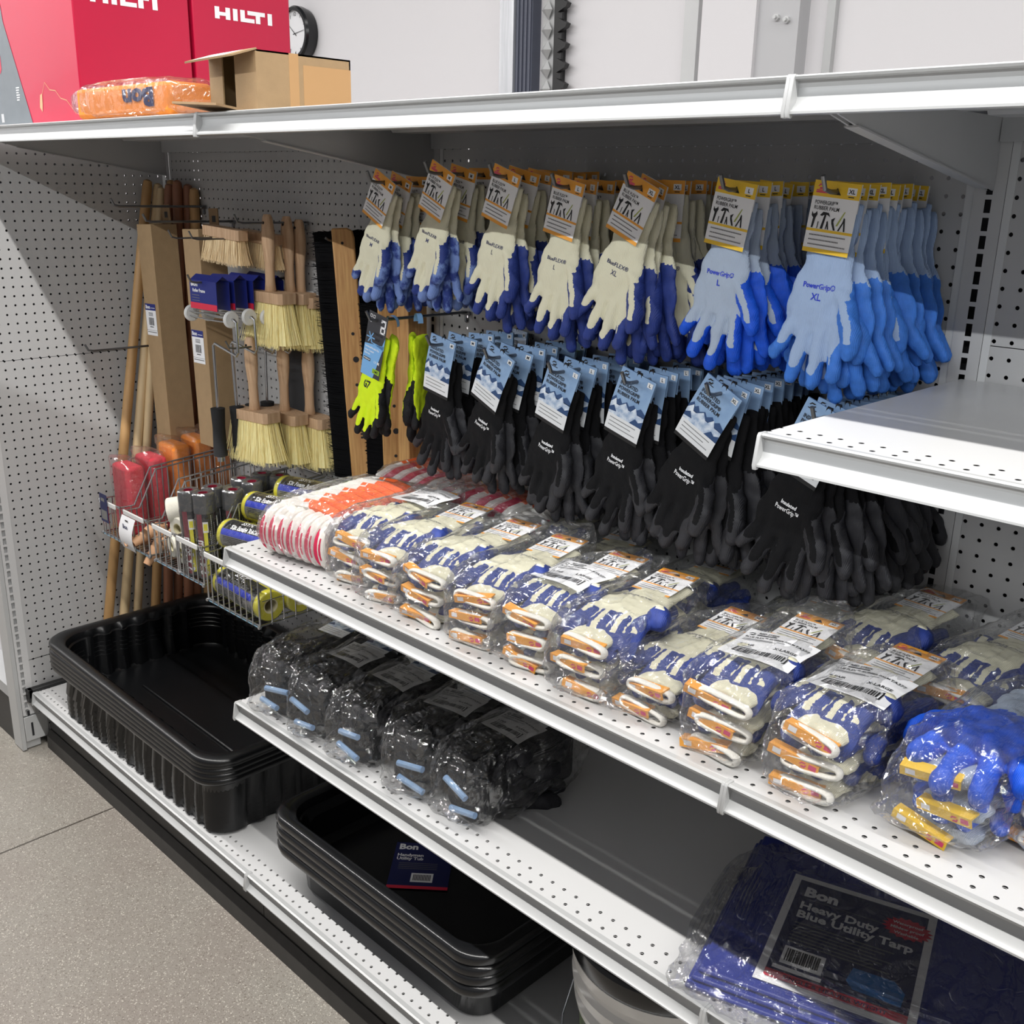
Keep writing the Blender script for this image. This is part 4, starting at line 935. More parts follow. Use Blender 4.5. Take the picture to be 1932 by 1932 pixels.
# ------------------------------------------------------------------ brushes
def bristles(x0, x1, y0, y1, z0, ln, n, flare, r=.028, seed=1, droop=0):
    q = MB(); rr = random.Random(seed)
    for i in range(n):
        u = rr.uniform(-1, 1); v = rr.uniform(-1, 1)
        # tufts
        u = round(u*9)/9+rr.uniform(-.045, .045); v = round(v*2)/2+rr.uniform(-.12, .12)
        if max(abs(u), abs(v)) < .8: v = math.copysign(1, v)
        x = (x0+x1)/2+u*(x1-x0)/2; y = (y0+y1)/2+v*(y1-y0)/2
        l = ln*rr.uniform(.93, 1.04); f = flare*rr.uniform(.7, 1.15)
        p0 = Vector((x, y, z0)); p1 = Vector((x+u*f*.4, y+v*f*.25, z0-l*.5)); p2 = Vector((x+u*f+rr.uniform(-.1, .1), y+v*f*.6+rr.uniform(-.1, .1), z0-l))
        q.tube([p0, p1, p2], [r, r*1.2, r*.6], 0, 3, cap=False)
    # dense core, ridged by its tufts
    ns = 64; vs = []; fs = []
    for lv, (dz, g, sh) in enumerate([(0, 0, .02), (.35, .3, .05), (.75, .8, .05), (.93, 1.0, .05)]):
        w_ = (x1-x0)/2+flare*g-sh; d_ = (y1-y0)/2+flare*.6*g-sh
        for j in range(ns):
            a = 2*PI*j/ns; ca, sa = math.cos(a), math.sin(a); k = 1/(abs(ca)**5+abs(sa)**5)**.2
            rg = 1-.035*(j % 2)*(1 if lv else 1)
            vs.append(((x0+x1)/2+ca*k*w_*rg, (y0+y1)/2+sa*k*d_*(rg-.03*(j % 2)), z0-ln*dz))
    for lv in range(3):
        for j in range(ns): fs.append((lv*ns+j, lv*ns+(j+1) % ns, (lv+1)*ns+(j+1) % ns, (lv+1)*ns+j))
    fs.append(tuple(range(3*ns, 4*ns))); q.add(vs, fs)
    return q
BR = bristles(-2.9, 2.9, -.85, .85, -.55, 4.3, 750, .95, seed=4).mesh('tampico bristles', ['bristle_y'], smooth=60, recalc=False)
def rr_block(x0, x1, y0, y1, z0, z1, c=.35):
    return [(x0+c, y0), (x1-c, y0), (x1, y0+c), (x1, y1-c), (x1-c, y1), (x0+c, y1), (x0, y1-c), (x0, y0+c)]
BLK = MB().prism(rr_block(-3.25, 3.25, -1.1, 1.1, 0, 0), -.55, .5, 'z').mesh('brush block', ['wood'], smooth=30)
q = MB(); prof = [(.45, .42), (.55, .5), (1.5, .42), (3.2, .42), (5.0, .56), (6.0, .58), (7.0, .5), (7.6, .42), (7.9, .3)]
vs = []
q2 = MB(); k_ = len(prof); n_ = 10
for z_, r_ in prof:
    for j in range(n_): a = 2*PI*j/n_+.3; vs.append((r_*1.45*math.cos(a), r_*1.0*math.sin(a), z_))
fs = [(i*n_+j, i*n_+(j+1) % n_, (i+1)*n_+(j+1) % n_, (i+1)*n_+j) for i in range(k_-1) for j in range(n_)]+[tuple(range((k_-1)*n_, k_*n_))]
HND = q2.add(vs, fs).mesh('brush handle', ['wood'], smooth=50)
HOL = MB().tube([(0, -.52, 7.1), (0, -.40, 7.1)], .14, 0, 10).mesh('hang hole', ['dark'])
root = thing('masonry_brush', 'wide whitewash brush with wooden handle and cream bristles, front of the upper brush hook', 'brush', (28.5, -4.6, 56.5), (0, 0, R(0)), 'whitewash brushes')
put(BLK, 'block', root); h_ = put(HND, 'handle', root); put(HOL, 'hang_hole', h_); put(BR, 'bristles', root)
dup(root, (28.5, -2.3, 56.3), (0, R(-1), R(2)), 'second whitewash brush on the upper brush hook, partly hidden')
dup(root, (28.8, -1.25, 56.0), (0, R(1), R(0)), 'rear whitewash brush on the upper brush hook, against the panel')
dup(root, (27.3, -6.4, 44.5), (0, R(-2), R(3)), 'front whitewash brush on the lower brush hook, bristles flaring left')
dup(root, (27.9, -3.2, 44.1), (0, R(1), R(-2)), 'middle whitewash brush on the lower brush hook')
dup(root, (29.7, -1.3, 43.7), (0, R(0), R(0)), 'rear whitewash brush on the lower brush hook')
peg_hook(28.5, 63.6, 8.2, 'peg hook through the upper whitewash brush handles', 'thin peg hooks', r=.1)
peg_hook(27.6, 51.5, 9.4, 'peg hook through the lower whitewash brush handles', 'thin peg hooks', r=.1)
# tan bench brushes lying on a double hook
root = thing('bench_brush', 'tan-bristled bench brush with pinkish wood back on the double hook, front one', 'brush', (23.3, -6.2, 62.0), (0, R(3), 0), 'tan bench brushes')
MB().prism(rr_block(-3.6, 3.2, -.7, .7, 0, 0, .2), -.05, .95, 'z').obj('block', 'wood', root)
bristles(-3.3, 3.0, -.5, .5, 0, 2.6, 420, .7, seed=9).obj('bristles', 'bristle_t', root, smooth=60, recalc=False)
dup(root, (25.2, -3.4, 61.6), (0, R(3), 0), 'second tan bench brush behind the front one, mostly hidden')
peg_hook(21.4, 61.9, 11.4, 'left arm of the double hook under the tan bench brushes', 'thin peg hooks', r=.09)
peg_hook(24.0, 61.9, 10.6, 'right arm of the double hook under the tan bench brushes', 'thin peg hooks', r=.09)
tag(MB().box(24.9, 29.2, -1.2, -.3, 41.3, 51.6).obj('foam_pad', 'foam_black', None, bevel=.2), 'flat black pad hanging behind the lower whitewash brushes', 'pad')
tag(MB().box(25.3, 29.6, -.24, -.2, 50.6, 56.8).obj('paper_tag', 'white', None, smooth=0), 'white paper tag on the panel behind the whitewash brushes', 'tag')

# push brooms hung on end
def broom(x, y, z, label, tilt, ln=24.3, letters=True, seed=0, back=3.0):
    root = thing('push_broom', label, 'broom', (x, y, z), (0, R(tilt), R(50)), 'push brooms hung on end')
    q = MB().prism([(-1.0, 0), (.4, 0), (.85, -.25), (1.0, -.9), (1.0, -ln+.3), (.9, -ln), (-1.0, -ln)], -.9, 0, 'y')
    q.obj('block', 'wood_y', root, bevel=.12)
    q = MB()
    for hx, hz, hr in ((.2, -9.5, .15), (.3, -11.9, .28), (.2, -14.3, .15), (-.1, -1.3, .13)): q.tube([(hx, -.93, hz), (hx, -.9, hz)], hr, 0, 14)
    b = q.obj('screw_hole', 'dark', root)
    if letters:
        q = MB(); q.text('Bon', 0, 0, .62, 0, 0, bold=.04, width=1.9, X=Matrix.Translation((.2, -.94, -17.6)) @ Matrix.Rotation(R(90), 4, 'Y')); q.obj('lettering', 'black', root, smooth=0)
    q = MB(); rr = random.Random(seed)
    for i in range(4200):
        zz = -.3-(ln-.6)*rr.random(); zz = round(zz*2.4)/2.4+rr.uniform(-.1, .1); u = rr.uniform(-1, 1); l = back*rr.uniform(.9, 1.06)
        q.tube([(u*.9, -.05, zz), (u*2.6, l*.5, zz+rr.uniform(-.1, .12)), (u*3.5+rr.uniform(-.15, .15), l, zz+rr.uniform(-.28, .12))], [.03, .035, .015], 0, 3, cap=False)
    q.prism([(-.9, 0), (.9, 0), (2.9, back*.7), (-2.9, back*.7)], -ln+.4, -.4, 'z')
    q.obj('bristles', 'bristle_k', root, smooth=60, recalc=False)
    return root
broom(40.3, -4.2, 63.6, 'push broom head hung on end, black bristles either side of a yellow wood block', -3.2, seed=3)
broom(44.4, -2.3, 57.2, 'second push broom head hung on end behind the lime gloves', -1.2, 17.2, False, seed=5, back=1.7)
tag(MB().box(46.9, 48.5, -3.4, -1.2, 40.3, 57.5).obj('wood_block', 'wood_y', None, bevel=.08), 'plain wooden broom block behind the second push broom, mostly hidden', 'wood block')
peg_hook(39.9, 62.4, 5.8, 'short peg hook through the top of the first push broom', 'thin peg hooks', r=.11, tip=.3)
#@@PART5
# ------------------------------------------------------------------ wire baskets hooked on the panel
ZB0 = 28.7          # floor of the baskets
def basket(x0, x1, label, nf, rear=8.8, front=3.9, dz=0):
    t = thing('wire_basket', label, 'basket', (x0, 0, ZB0+dz), group='wire baskets on the left panel'); W = x1-x0; D = 15.0
    q = MB(); r = .1
    prof = [(-D, front), (-D+1.7, front), (-D+3.9, rear-.9), (-.35, rear)]
    for x in (0, W):
        q.tube([(x, a, b) for a, b in prof], r)
        q.tube([(x, -D, 0), (x, -.3, 0)], r)
    q.tube([(0, -D, front), (W, -D, front)], r).tube([(0, -D, 0), (W, -D, 0)], r).tube([(0, -.35, rear), (W, -.35, rear)], r).tube([(0, -.35, 0), (W, -.35, 0)], r)
    for x in (0, W): q.tube([(x, -D, 0), (x, -D, front)], r)
    q.obj('frame', 'chrome', t)
    q = MB()
    for k in range(1, nf): x = W*k/nf; q.tube([(x, -D-.12, -.15), (x, -D-.12, front+.1)], .075, n=6)
    q.obj('front_wires', 'chrome', t)
    for x, nm in ((0, 'side_wires'), (W, 'side_wires')):
        q = MB()
        for k in range(1, 11):
            y = -D+k*1.33; zt = front if y < -D+1.7 else (rear if y > -D+3.9 else front+(y+D-1.7)/2.2*(rear-.9-front))
            if y > -D+3.9: zt = rear-.9+(y+D-3.9)/(D-3.9-.35)*.9
            q.tube([(x, y, -.15), (x, y, zt+.05)], .075, n=6)
        q.tube([(x+.1, -D+.3, front*.5), (x+.1, -.4, front*.5)], .06, n=6)
        q.obj(nm, 'chrome', t)
    q = MB()
    for k in range(1, 8): x = W*k/8; q.tube([(x, -D, -.02), (x, -.3, -.02)], .06, n=6)
    q.obj('floor_wires', 'chrome', t)
    MB().box(.1, W-.6, -D-.3, -D-.12, front-.35, front+.18).obj('label_rail', 'cap_white', t, bevel=.05)
    MB().box(.1, W-.1, -D-.05, -D+.25, -.25, -.1).obj('lower_strip', mat('pale blue strip', (150, 190, 214), .4), t, smooth=0)
    for x in (-.05, W+.05):
        for z in (-.1, front+.05): MB().lathe([(0, -.2), (.17, -.13), (.2, 0), (.17, .13), (0, .2)], 0, 10).obj('ball_joint', 'chrome', t, (x, -D-.1, z))
    return t
basket(7.6, 12.3, 'first wire basket from the left, holding red and orange sponges', 5)
basket(13.6, 18.8, 'second wire basket from the left with a white hanging card, holding tan cones', 5)
basket(20.2, 25.0, 'third wire basket from the left, holding white roller covers', 4)
basket(25.4, 30.2, 'fourth wire basket from the left, holding upright black foam rollers', 5)
basket(30.9, 40.3, 'wide wire basket at right of the row, holding yellow foam rollers', 9, 10.0, 4.9, -1.3)
# sponges
def sponge(x, y, z, wx, wy, h, m, label, rot=0, letters=True, bagged=True, group='bagged sponges in the wire baskets'):
    t = thing('bagged_sponge', label, 'sponge', (x, y, z), (0, 0, R(rot)), group)
    MB().box(-wx/2, wx/2, -wy/2, wy/2, 0, h).obj('sponge', m, t, bevel=.45)
    if letters:
        q = MB(); q.text('Bon', 0, 0, 1.3, 0, 0, bold=.05, width=3.2, X=Matrix.Translation((wx/2+.03, -.4, h*.35)) @ Matrix.Rotation(R(90), 4, 'Z') @ Matrix.Rotation(R(90), 4, 'Y')); q.obj('lettering', 'navy', t, smooth=0)
    if bagged: put(bag_shell(int(x*3+y), wx/2+.25, wy/2+.25, h/2+.35, tails=((-.2, -.5, 1, 1.4, .1),), amp=.2, sub=4), 'plastic_bag', t, (0, 0, h/2+.2)).data.materials[0] = M['film']
for i, (x, y, h, m, lb) in enumerate([(10.0, -12.6, 8.0, 'sponge_r', 'red sponge in hazy bag at the front of the first wire basket'), (10.0, -9.8, 8.6, 'sponge_r', 'second red sponge in the first wire basket'), (10.1, -6.9, 9.6, 'sponge_o', 'orange sponge with dark lettering in the first wire basket'),
                                        (10.1, -4.1, 10.0, 'sponge_o', 'fourth sponge back in the first wire basket, orange'), (10.1, -1.7, 10.2, 'sponge_o', 'orange sponge at the back of the first wire basket')]):
    sponge(x, y, ZB0+.1, 3.9, 2.2, h, m, lb, letters=(i in (2, 3)))
t = thing('sponge_tag', 'navy print tag on the red sponge bag', 'tag', (9.2, -15.4, ZB0+2.8))
q = MB().box(-.9, .9, -.03, 0, -1.2, 2.1); q.rect(-.7, .7, -.9, .2, 1, -.04); q.rect(-.6, .3, 1.2, 1.6, 1, -.04); q.obj('card', ['navy', 'label_grey'], t, smooth=0)
for k in range(7):
    h = rnd.uniform(1.3, 2.2); x = 15.0+1.35*(k % 3)+.2; y = -13.4+1.7*(k//3); z = ZB0+.75+(k % 2)*1.3
    tag(MB().lathe([(.35, 0), (.7, 0), (.75, .1), (.42, 2.6), (.3, 2.6), (.28, 2.4), (.35, .2)], 0, 18, X=Matrix.Translation((x, y, z)) @ Matrix.Rotation(R(90), 4, 'X') @ Matrix.Rotation(R(k*25), 4, 'X')).obj('rubber_cone', 'tan'), 'tan rubber cone in the second wire basket, %s of the loose heap' % ORD[k], 'rubber cone', 'tan cones in the second basket')
t = thing('hang_card', 'white curled card with blue lettering hanging over the front of the second basket', 'card', (14.0, -15.5, ZB0+3.7))
q = MB(); n = 10; vs = []
for j in range(n+1):
    u = j/n; z = -3.7*u; y = -.06-.55*math.sin(u*PI*.9); vs += [(0, y, z), (3.1, y, z)]
q.add(vs, [(2*j, 2*j+1, 2*j+3, 2*j+2) for j in range(n)], 0)
q.text('Bon', .9, -1.25, .5, 1, -.52, bold=.03); q.rect(1.2, 1.9, -.45, -.3, 2, -.34)
q.obj('card', ['white', 'navy', 'black'], t, smooth=60, recalc=False)
# white roller covers
def roller_cover(X_, L_, r, label, m='nap', core='tube_in', group='roller covers', wrap=None):
    t = thing('roller_cover', label, 'roller cover', (0, 0, 0), group=group); t.matrix_world = X_
    rc = r*.5
    q = MB().lathe([(rc, 0), (r*.94, 0), (r, .12), (r, L_-.12), (r*.94, L_), (rc, L_)], 0, 28); q.obj('foam' if 'foam' in m else 'nap', m, t)
    MB().lathe([(rc, L_), (rc*.86, L_), (rc*.86, 0), (rc, 0)], 0, 20).obj('core', core, t)
    if wrap: wrap(t, r, L_)
    return t
def XF(x, y, z, rx=0, ry=0, rz=0): return Matrix.Translation(Vector((x, y, z))*I) @ Matrix.Rotation(R(rz), 4, 'Z') @ Matrix.Rotation(R(ry), 4, 'Y') @ Matrix.Rotation(R(rx), 4, 'X')
roller_cover(XF(20.9, -13.6, ZB0+5.3, 0, 82, 55), 8.5, 1.35, 'topmost white nap roller cover lying across the third basket, open end left')
for k, (x, y, z) in enumerate([(21.6, -13.9, 1.5), (23.8, -14.0, 1.4), (22.6, -11.0, 1.5), (22.6, -13.6, 3.7)]):
    roller_cover(XF(x, y, ZB0+z, -88, 0, -8+k*7), 8.6, 1.2, 'white nap roller cover in the third basket, %s one down in the pile' % ORD[k+1])
# black foam rollers standing up, printed sleeve
def dark_wrap(t, r, L_):
    q = MB()
    def arc(a0, a1, z0, z1, mi, e=.03, n=8):
        b = len(q.v); vs = []
        for j in range(n+1): a = R(a0+(a1-a0)*j/n); vs += [((r+e)*math.cos(a), (r+e)*math.sin(a), z0), ((r+e)*math.cos(a), (r+e)*math.sin(a), z1)]
        q.add(vs, [(2*j, 2*j+2, 2*j+3, 2*j+1) for j in range(n)], mi)
    arc(-180, 180, .3, L_-2.0, 0, .03, 32); arc(-118, -88, .3, L_-2.0, 1, .045); arc(-84, -64, .5, L_-3.6, 2, .045)
    arc(-86, -58, L_-3.9, L_-2.8, 3, .055); arc(-82, -62, L_-3.7, L_-3.0, 2, .06)
    for k, (zl, zh) in enumerate([(1.8, 5.2), (2.2, 6.8), (1.5, 4.6), (2.6, 6.0)]):
        a = -50+9*k
        z = zl
        while z < zh: arc(a, a+2.2, z, z+.14, 4, .05, 1); z += .2
    # sleeve lettering running up the tube
    vs, fs, wd = text_mesh('Slit Foam', .03); k = 3.6/wd; kk = .8/.7
    q.add([((r+.06)*math.cos(R(-103)-b*kk*-1/r*1.0-.28), (r+.06)*math.sin(R(-103)-b*kk*-1/r*1.0-.28), .6+a*k) for a, b, c in vs], fs, 4)
    q.obj('printed_sleeve', ['label_black', 'maroon', 'foam_yellow', 'cap_white', 'white'], t, smooth=60, recalc=False)
    q = MB().lathe([(r+.07, .1), (r+.08, L_-.1), (r*.9, L_+.08), (r*.45, L_+.02), (r*.42, L_-.4)], 0, 28); q.obj('clear_wrap', 'film', t)
for k, (x, y) in enumerate([(26.9, -14.0), (28.9, -13.6), (27.2, -11.4), (29.2, -10.9), (27.0, -8.6), (29.0, -8.0), (27.2, -5.8), (29.0, -5.0)]):
    L_ = 8.9
    roller_cover(XF(x, y, ZB0+.1+(.3 if k > 3 else 0), rnd.uniform(-2, 2), rnd.uniform(-2, 2), 44+rnd.uniform(-12, 12)), L_, 1.04, 'upright charcoal foam roller in black and maroon sleeve, %s in the fourth basket' % ORD[k], 'foam_black', 'maroon', 'upright black foam rollers', dark_wrap)
# yellow foam rollers lying down with black/blue labels
def yellow_wrap(t, r, L_):
    q = MB()
    def arc(a0, a1, z0, z1, mi, e=.03, n=8):
        vs = []
        for j in range(n+1): a = R(a0+(a1-a0)*j/n); vs += [((r+e)*math.cos(a), (r+e)*math.sin(a), z0), ((r+e)*math.cos(a), (r+e)*math.sin(a), z1)]
        q.add(vs, [(2*j, 2*j+2, 2*j+3, 2*j+1) for j in range(n)], mi)
    arc(-40, 90, .7, L_-.7, 0, .02, 16)          # grey base
    arc(-38, 18, .9, L_-.8, 1, .035); arc(18, 42, .8, L_-1.2, 2, .035)
    for k in range(4): arc(46+6.0*k, 48.5+6.0*k, 1.2, L_-2.2-.5*(k % 2), 1, .04, 2)
    for txt, a0, h, z0, wd_ in (('SSYHI', -14, .5, 3.0, 1.9), ('Slit Foam Roller', 14, .46, 2.0, 4.6)):
        vs, fs, wd = text_mesh(txt, .03); k = wd_/wd; kk = h/.7
        q.add([((r+.05)*math.cos(R(a0)-b*kk/r), (r+.05)*math.sin(R(a0)-b*kk/r), L_-z0-a*k if False else z0+a*k) for a, b, c in vs], fs, 3)
    q.obj('printed_label', ['label_grey', 'label_black', 'royal', 'white'], t, smooth=60, recalc=False)
    q = MB().lathe([(r+.06, .1), (r+.07, L_-.1), (r*.9, L_+.1), (r*.5, L_+.04), (r*.46, L_-.5)], 0, 28).lathe([(r+.06, .1), (r*.9, -.08), (r*.5, -.02)], 0, 28); q.obj('clear_wrap', 'film', t)
YR = [(31.2, -13.2, .35, 'front yellow foam roller on the floor of the wide basket'), (31.3, -9.9, .35, 'second yellow foam roller on the floor of the wide basket'), (31.3, -6.6, .35, 'third yellow foam roller on the floor of the wide basket'),
      (31.1, -10.4, 3.1, 'yellow foam roller wedged in the middle of the wide basket pile'), (31.0, -7.2, 3.2, 'yellow foam roller in the second layer of the wide basket, rear'),
      (31.4, -12.6, 5.2, 'yellow foam roller at the left end of the pile, half under the string glove bag'), (31.2, -9.6, 7.4, 'yellow foam roller with black label atop the pile, the nearer of two'), (31.9, -6.2, 8.6, 'topmost yellow foam roller with black label, nearest the panel'), (31.2, -3.9, 5.4, 'yellow foam roller half hidden at the back of the wide basket')]
for k, (x, y, z, lb) in enumerate(YR):
    roller_cover(XF(x, y, ZB0+z, 0, 90+(-4 if k > 4 else 0), -3 if k < 5 else 4) @ Matrix.Rotation(R(212), 4, 'Z'), 9.0, 1.5, lb, 'foam_yellow', 'tube_in', 'yellow foam rollers', yellow_wrap)

# ------------------------------------------------------------------ black tubs
def tub(label, X_, W, D, H, rimw=1.1, rad=3.0, draft=2.6, ribs=True, group=None, labelcard=False, lip=.75, pitch=2.1, only_rim=False):
    t = thing('plastic_tub', label, 'tub', X_[:3], X_[3:] if len(X_) > 3 else (0, 0, 0), group)
    N = 260
    def loop(ins, z, amp=0, r=rad):
        w, d = W/2-ins, D/2-ins; r = max(.4, min(r, w, d)); pts = []
        segs = [(w-r, -d, 1, 0, 2*(w-r)), ]
        per = 2*(2*(w-r)+2*(d-r))+2*PI*r; out = []
        for j in range(N):
            s_ = per*j/N; 
            L1 = 2*(w-r); L2 = 2*(d-r); Q = PI*r/2
            for kind, ln in (('b', L1), ('c0', Q), ('r', L2), ('c1', Q), ('t', L1), ('c2', Q), ('l', L2), ('c3', Q)):
                if s_ <= ln: break
                s_ -= ln
            o = 0
            if amp and kind in 'brtl':
                ph = (s_-ln/2)/pitch; f = ph-math.floor(ph+.5)
                o = amp*max(0, min(1, (.27-abs(f))/.08)) if abs(s_-ln/2) < ln/2-.5 else 0
            if kind == 'b': p = (-(w-r)+s_, -d-o)
            elif kind == 'r': p = (w+o, -(d-r)+s_)
            elif kind == 't': p = ((w-r)-s_, d+o)
            elif kind == 'l': p = (-w-o, (d-r)-s_)
            else:
                k = int(kind[1]); a0 = -PI/2+k*PI/2; a = a0+s_/r; cx, cy = [(w-r, -(d-r)), (w-r, d-r), (-(w-r), d-r), (-(w-r), -(d-r))][k]
                p = (cx+r*math.cos(a), cy+r*math.sin(a))
            out.append((p[0], p[1], z))
        return out
    A = -.42 if ribs else 0
    wt = .16
    outer = [loop(draft+.5, 0, 0, rad*.8), loop(draft, .35, A, rad*.8), loop(rimw+.55, H-1.15, A), loop(rimw+.35, H-.95, 0)]
    rim = [loop(rimw+.2, H-.95), loop(.12, H-.95 if not ribs else H-.8), loop(0, H-.5), loop(.03, H-.2), loop(.22, H-.02), loop(rimw*.6, H), loop(rimw, H-.06), loop(rimw+.25, H-.3)]
    inner = [loop(rimw+.25+wt, H-.9, A if ribs else 0), loop(draft+wt, .9, A, rad*.8), loop(draft+wt+.25, .5, 0, rad*.8), loop(draft+wt+.9, .32, 0, rad*.7)]
    def skin(loops, cap=None):
        q = MB(); vs = [p for l in loops for p in l]; fs = []
        for i in range(len(loops)-1):
            for j in range(N): fs.append((i*N+j, i*N+(j+1) % N, (i+1)*N+(j+1) % N, (i+1)*N+j))
        if cap == 0: fs.append(tuple(range(N))[::-1])
        if cap == 1: fs.append(tuple(range((len(loops)-1)*N, len(loops)*N)))
        q.add(vs, fs); return q
    m_ = 'black_pl' if ribs else 'black_smooth'
    skin(outer, 0).obj('outer_wall', m_, t, smooth=50); skin(rim).obj('rim', m_, t, smooth=60); skin([rim[-1]]+inner, 1).obj('inner_wall', m_, t, smooth=50)
    if ribs: MB().tube([(-W/2+7, -2.6, .36), (W/2-5.5, -2.6, .36)], .2, n=8).obj('floor_rib', m_, t)
    if labelcard:
        q = MB(); Xl = Matrix.Translation((-2.7, -.6, .40)) @ Matrix.Rotation(R(42), 4, 'Z') @ Matrix.Rotation(R(-90), 4, 'X')
        q.rect(-2.6, 2.6, -3.2, 3.2, 0, -.0, Xl); q.text('Bon', -2.3, 2.2, .75, 1, -.02, bold=.04, X=Xl); q.text('Handyman', -2.3, 1.2, .38, 1, -.02, bold=.03, X=Xl); q.text('Utility Tub', -2.3, .7, .38, 1, -.02, bold=.03, X=Xl)
        for k in range(4): q.rect(-2.0, 1.4, .2-.25*k, .27-.25*k, 3, -.02, Xl)
        q.rect(-.7, 1.2, -2.3, -1.1, 1, -.02, Xl)
        for k in range(12): q.rect(-.5+.13*k, -.43+.13*k, -2.1, -1.3, 4, -.03, Xl)
        q.rect(-2.6, 2.6, -3.2, -2.8, 2, -.02, Xl)
        q.obj('paper_label', ['navy', 'white', 'red_ink', 'ink_grey', 'black'], t, smooth=0)
    return t
ordn = ['bottom', 'second lowest', 'middle', 'second highest', 'top']
for k in range(5):
    tub('large ribbed black tub, %s of the nested stack on the left base deck' % ordn[k], (24.4, -11.75, BASE+.05+[0, .55, 1.1, 1.65, 2.3][k], 0, R(.9 if k == 4 else 0), R(0)), 37.4, 22.3, 6.9, draft=1.1, group='nested ribbed tubs')
for k in range(4):
    tub('smooth black utility tub, %s of the nested stack under the black glove bags' % ['bottom', 'second lowest', 'second highest', 'top'][k], (63.9, -12.4, BASE+.05+[0, 1.0, 1.75, 2.75][k], 0, 0, 0), 27.0, 18.6, 5.0, rimw=1.0, rad=2.6, draft=1.9, ribs=False, group='nested smooth tubs', labelcard=(k == 3))
# ------------------------------------------------------------------ buckets
t = thing('bucket', 'stack of white buckets with black lid under the shelf, wire bail at left', 'bucket', (87.2, -13.0, BASE+.05))
MB().lathe([(0, 0), (4.9, 0), (5.2, .5), (5.7, 6.6), (6.15, 6.6), (6.2, 6.2), (6.35, 6.9), (6.0, 7.2), (6.0, 8.3), (6.4, 8.3), (6.45, 7.9), (6.55, 8.7), (6.2, 9.0), (6.2, 9.8), (6.55, 9.8), (6.6, 10.6), (6.1, 10.8)], 0, 64).obj('bucket_body', 'bucket', t, smooth=40)
MB().lathe([(6.1, 10.7), (6.6, 10.7), (6.7, 10.9), (6.7, 12.0), (6.5, 12.2), (6.2, 12.2), (6.0, 11.8), (0, 11.8)], 0, 64).obj('lid', 'black_smooth', t, smooth=40)
q = MB(); q.tube([(-6.6, 0, 9.0), (-7.0, -1.2, 5.0), (-6.7, -3.0, 2.2), (-5.2, -4.8, 1.0)], .09, n=8); q.obj('wire_bail', 'chrome', t)
q = MB()
for k in range(9): a0, a1 = R(205+9*k), R(214+9*k); q.add([(5.75*math.cos(a0), 5.75*math.sin(a0), 1.5), (5.75*math.cos(a1), 5.75*math.sin(a1), 1.5), (5.95*math.cos(a1), 5.95*math.sin(a1), 6.0), (5.95*math.cos(a0), 5.95*math.sin(a0), 6.0)], [(0, 1, 2, 3)])
q.obj('printed_label', mat('bucket label print', (120, 140, 96), .35, var=.6, vscale=60, col2=(30, 36, 30)), t, smooth=60, recalc=False)

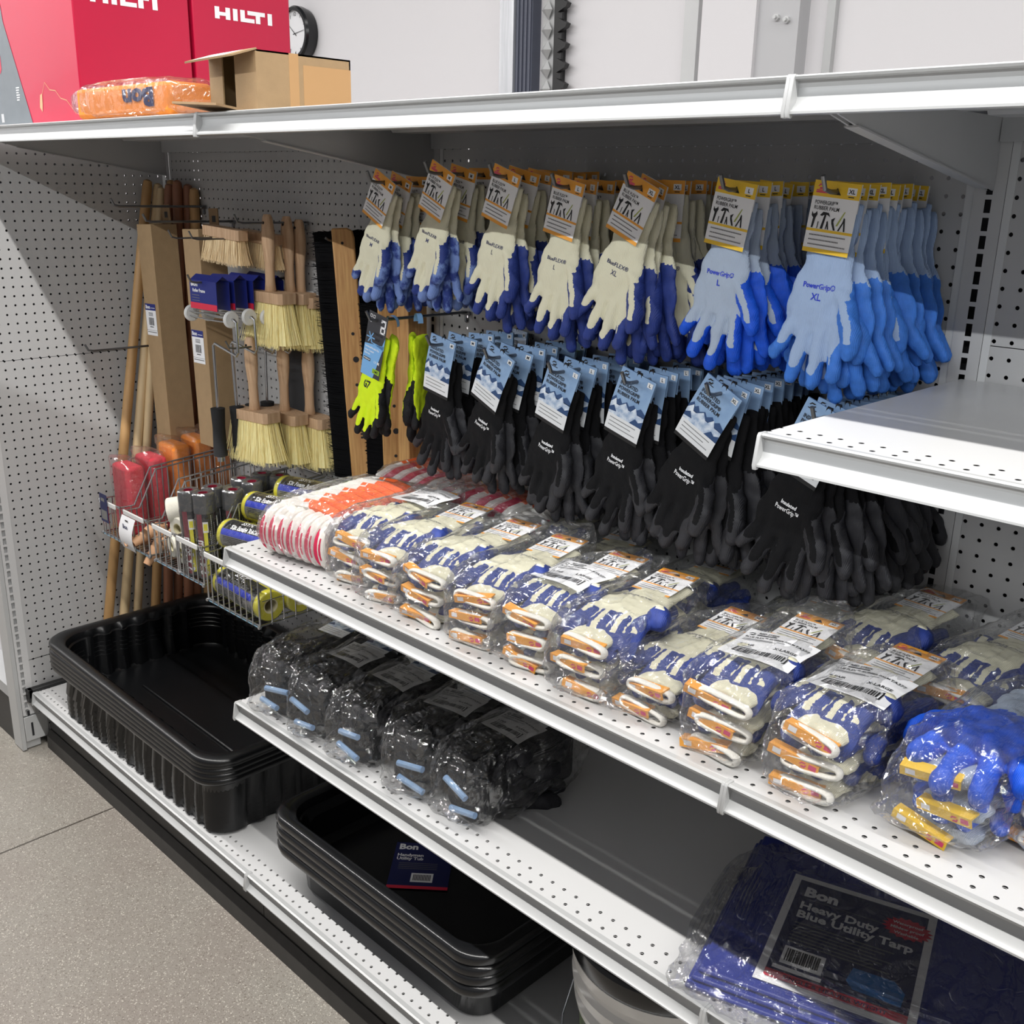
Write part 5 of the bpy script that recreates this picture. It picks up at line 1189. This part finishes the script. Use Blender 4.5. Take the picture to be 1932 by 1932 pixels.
# ------------------------------------------------------------------ tarp pack
t = thing('tarp_pack', 'big folded blue utility tarp in clear bag with navy label on the lower right shelf', 'tarp', (101.3, -11.2, ZL), (0, 0, R(17)))
q = MB()
for k in range(3): q.box(-9.8+.25*k, 11, -8.4+.35*k, 6.6, .12+.36*k, .42+.36*k)
q.obj('folded_tarp', 'tarp', t, bevel=.14)
q = MB(); XL_ = Matrix.Scale(.92, 4) @ Matrix.Translation((-2.4, -2.0, 1.34)) @ Matrix.Rotation(R(-90), 4, 'X')
q.rect(-4.6, 4.6, -5.6, 5.6, 0, 0, XL_); q.rect(-4.1, 4.1, -5.1, 5.1, 1, -.02, XL_)
q.text('Bon', -3.6, 3.5, .95, 0, -.04, bold=.05, X=XL_); q.rect(-3.6, 4.0, 3.15, 3.2, 5, -.04, XL_)
q.text('Heavy Duty', -3.6, 2.1, .72, 0, -.04, bold=.035, width=5.0, X=XL_); q.text('Blue Utility Tarp', -3.6, 1.15, .72, 0, -.04, bold=.035, width=7.2, X=XL_)
for k in range(7): q.rect(-3.5, 2.6-.5*(k % 3), .5-.33*k, .62-.33*k, 5, -.04, XL_)
q.rect(-3.5, -1.0, -3.6, -1.9, 0, -.04, XL_)
for k in range(16): q.rect(-3.3+.13*k, -3.22+.13*k+.02*(k % 3), -3.3, -2.1, 4, -.05, XL_)
q.rect(-3.8, -.9, -4.2, -3.85, 0, -.04, XL_)
q.rect(-4.1, 4.1, -5.1, -4.4, 2, -.04, XL_); q.text('SINGLE & HEAVIER WEIGHT', -3.0, -4.9, .3, 1, -.05, bold=.02, width=6.0, X=XL_)
q.flat([(.6, -1.9), (3.0, -1.9), (3.7, -2.7), (3.6, -3.9), (.9, -3.8), (.4, -3.2)], 3, -.04, XL_)
st = [(3.0+(1.25 if k % 2 else 1.0)*1.25*math.cos(2*PI*k/36), 3.3+(1.1 if k % 2 else .92)*1.0*math.sin(2*PI*k/36)) for k in range(36)]
q.flat(st, 2, -.045, XL_)
for k, tx in enumerate(('Waterproof', 'Mildew proof', 'Washable')): q.text(tx, 3.0, 3.6-.5*k, .26, 0, -.06, bold=.02, X=XL_, center=True)
q.obj('insert_label', ['white', 'navy', 'red_ink', mat('sky tarp picture', (40, 116, 190), .4), 'black', 'ink_grey'], t, smooth=0)
q = bag_shell(77, 10.7, 8.0, .8, tails=((-1, -.8, 0, 2.2, .3), (0, -1, -.2, 1.2, .6)), sub=6, pw=.25, amp=.3); q.materials[0] = M['bag']
put(q, 'plastic_bag', t, (.4, -1.0, .85))
# fallen black glove half hidden at the rear of the lower shelf
root = thing('fallen_glove', 'black glove pair lying at the back of the lower shelf beneath the middle shelf edge', 'gloves', (92.5, -3.6, ZL), (0, 0, R(70)))
lying(G['g_black'][1], root, 0, 4, .7, 0, (1, 1, 1)); lying(G['g_black'][0], root, .5, 4.4, 1.5, 8, (1, 1, .9))
#@@PART6
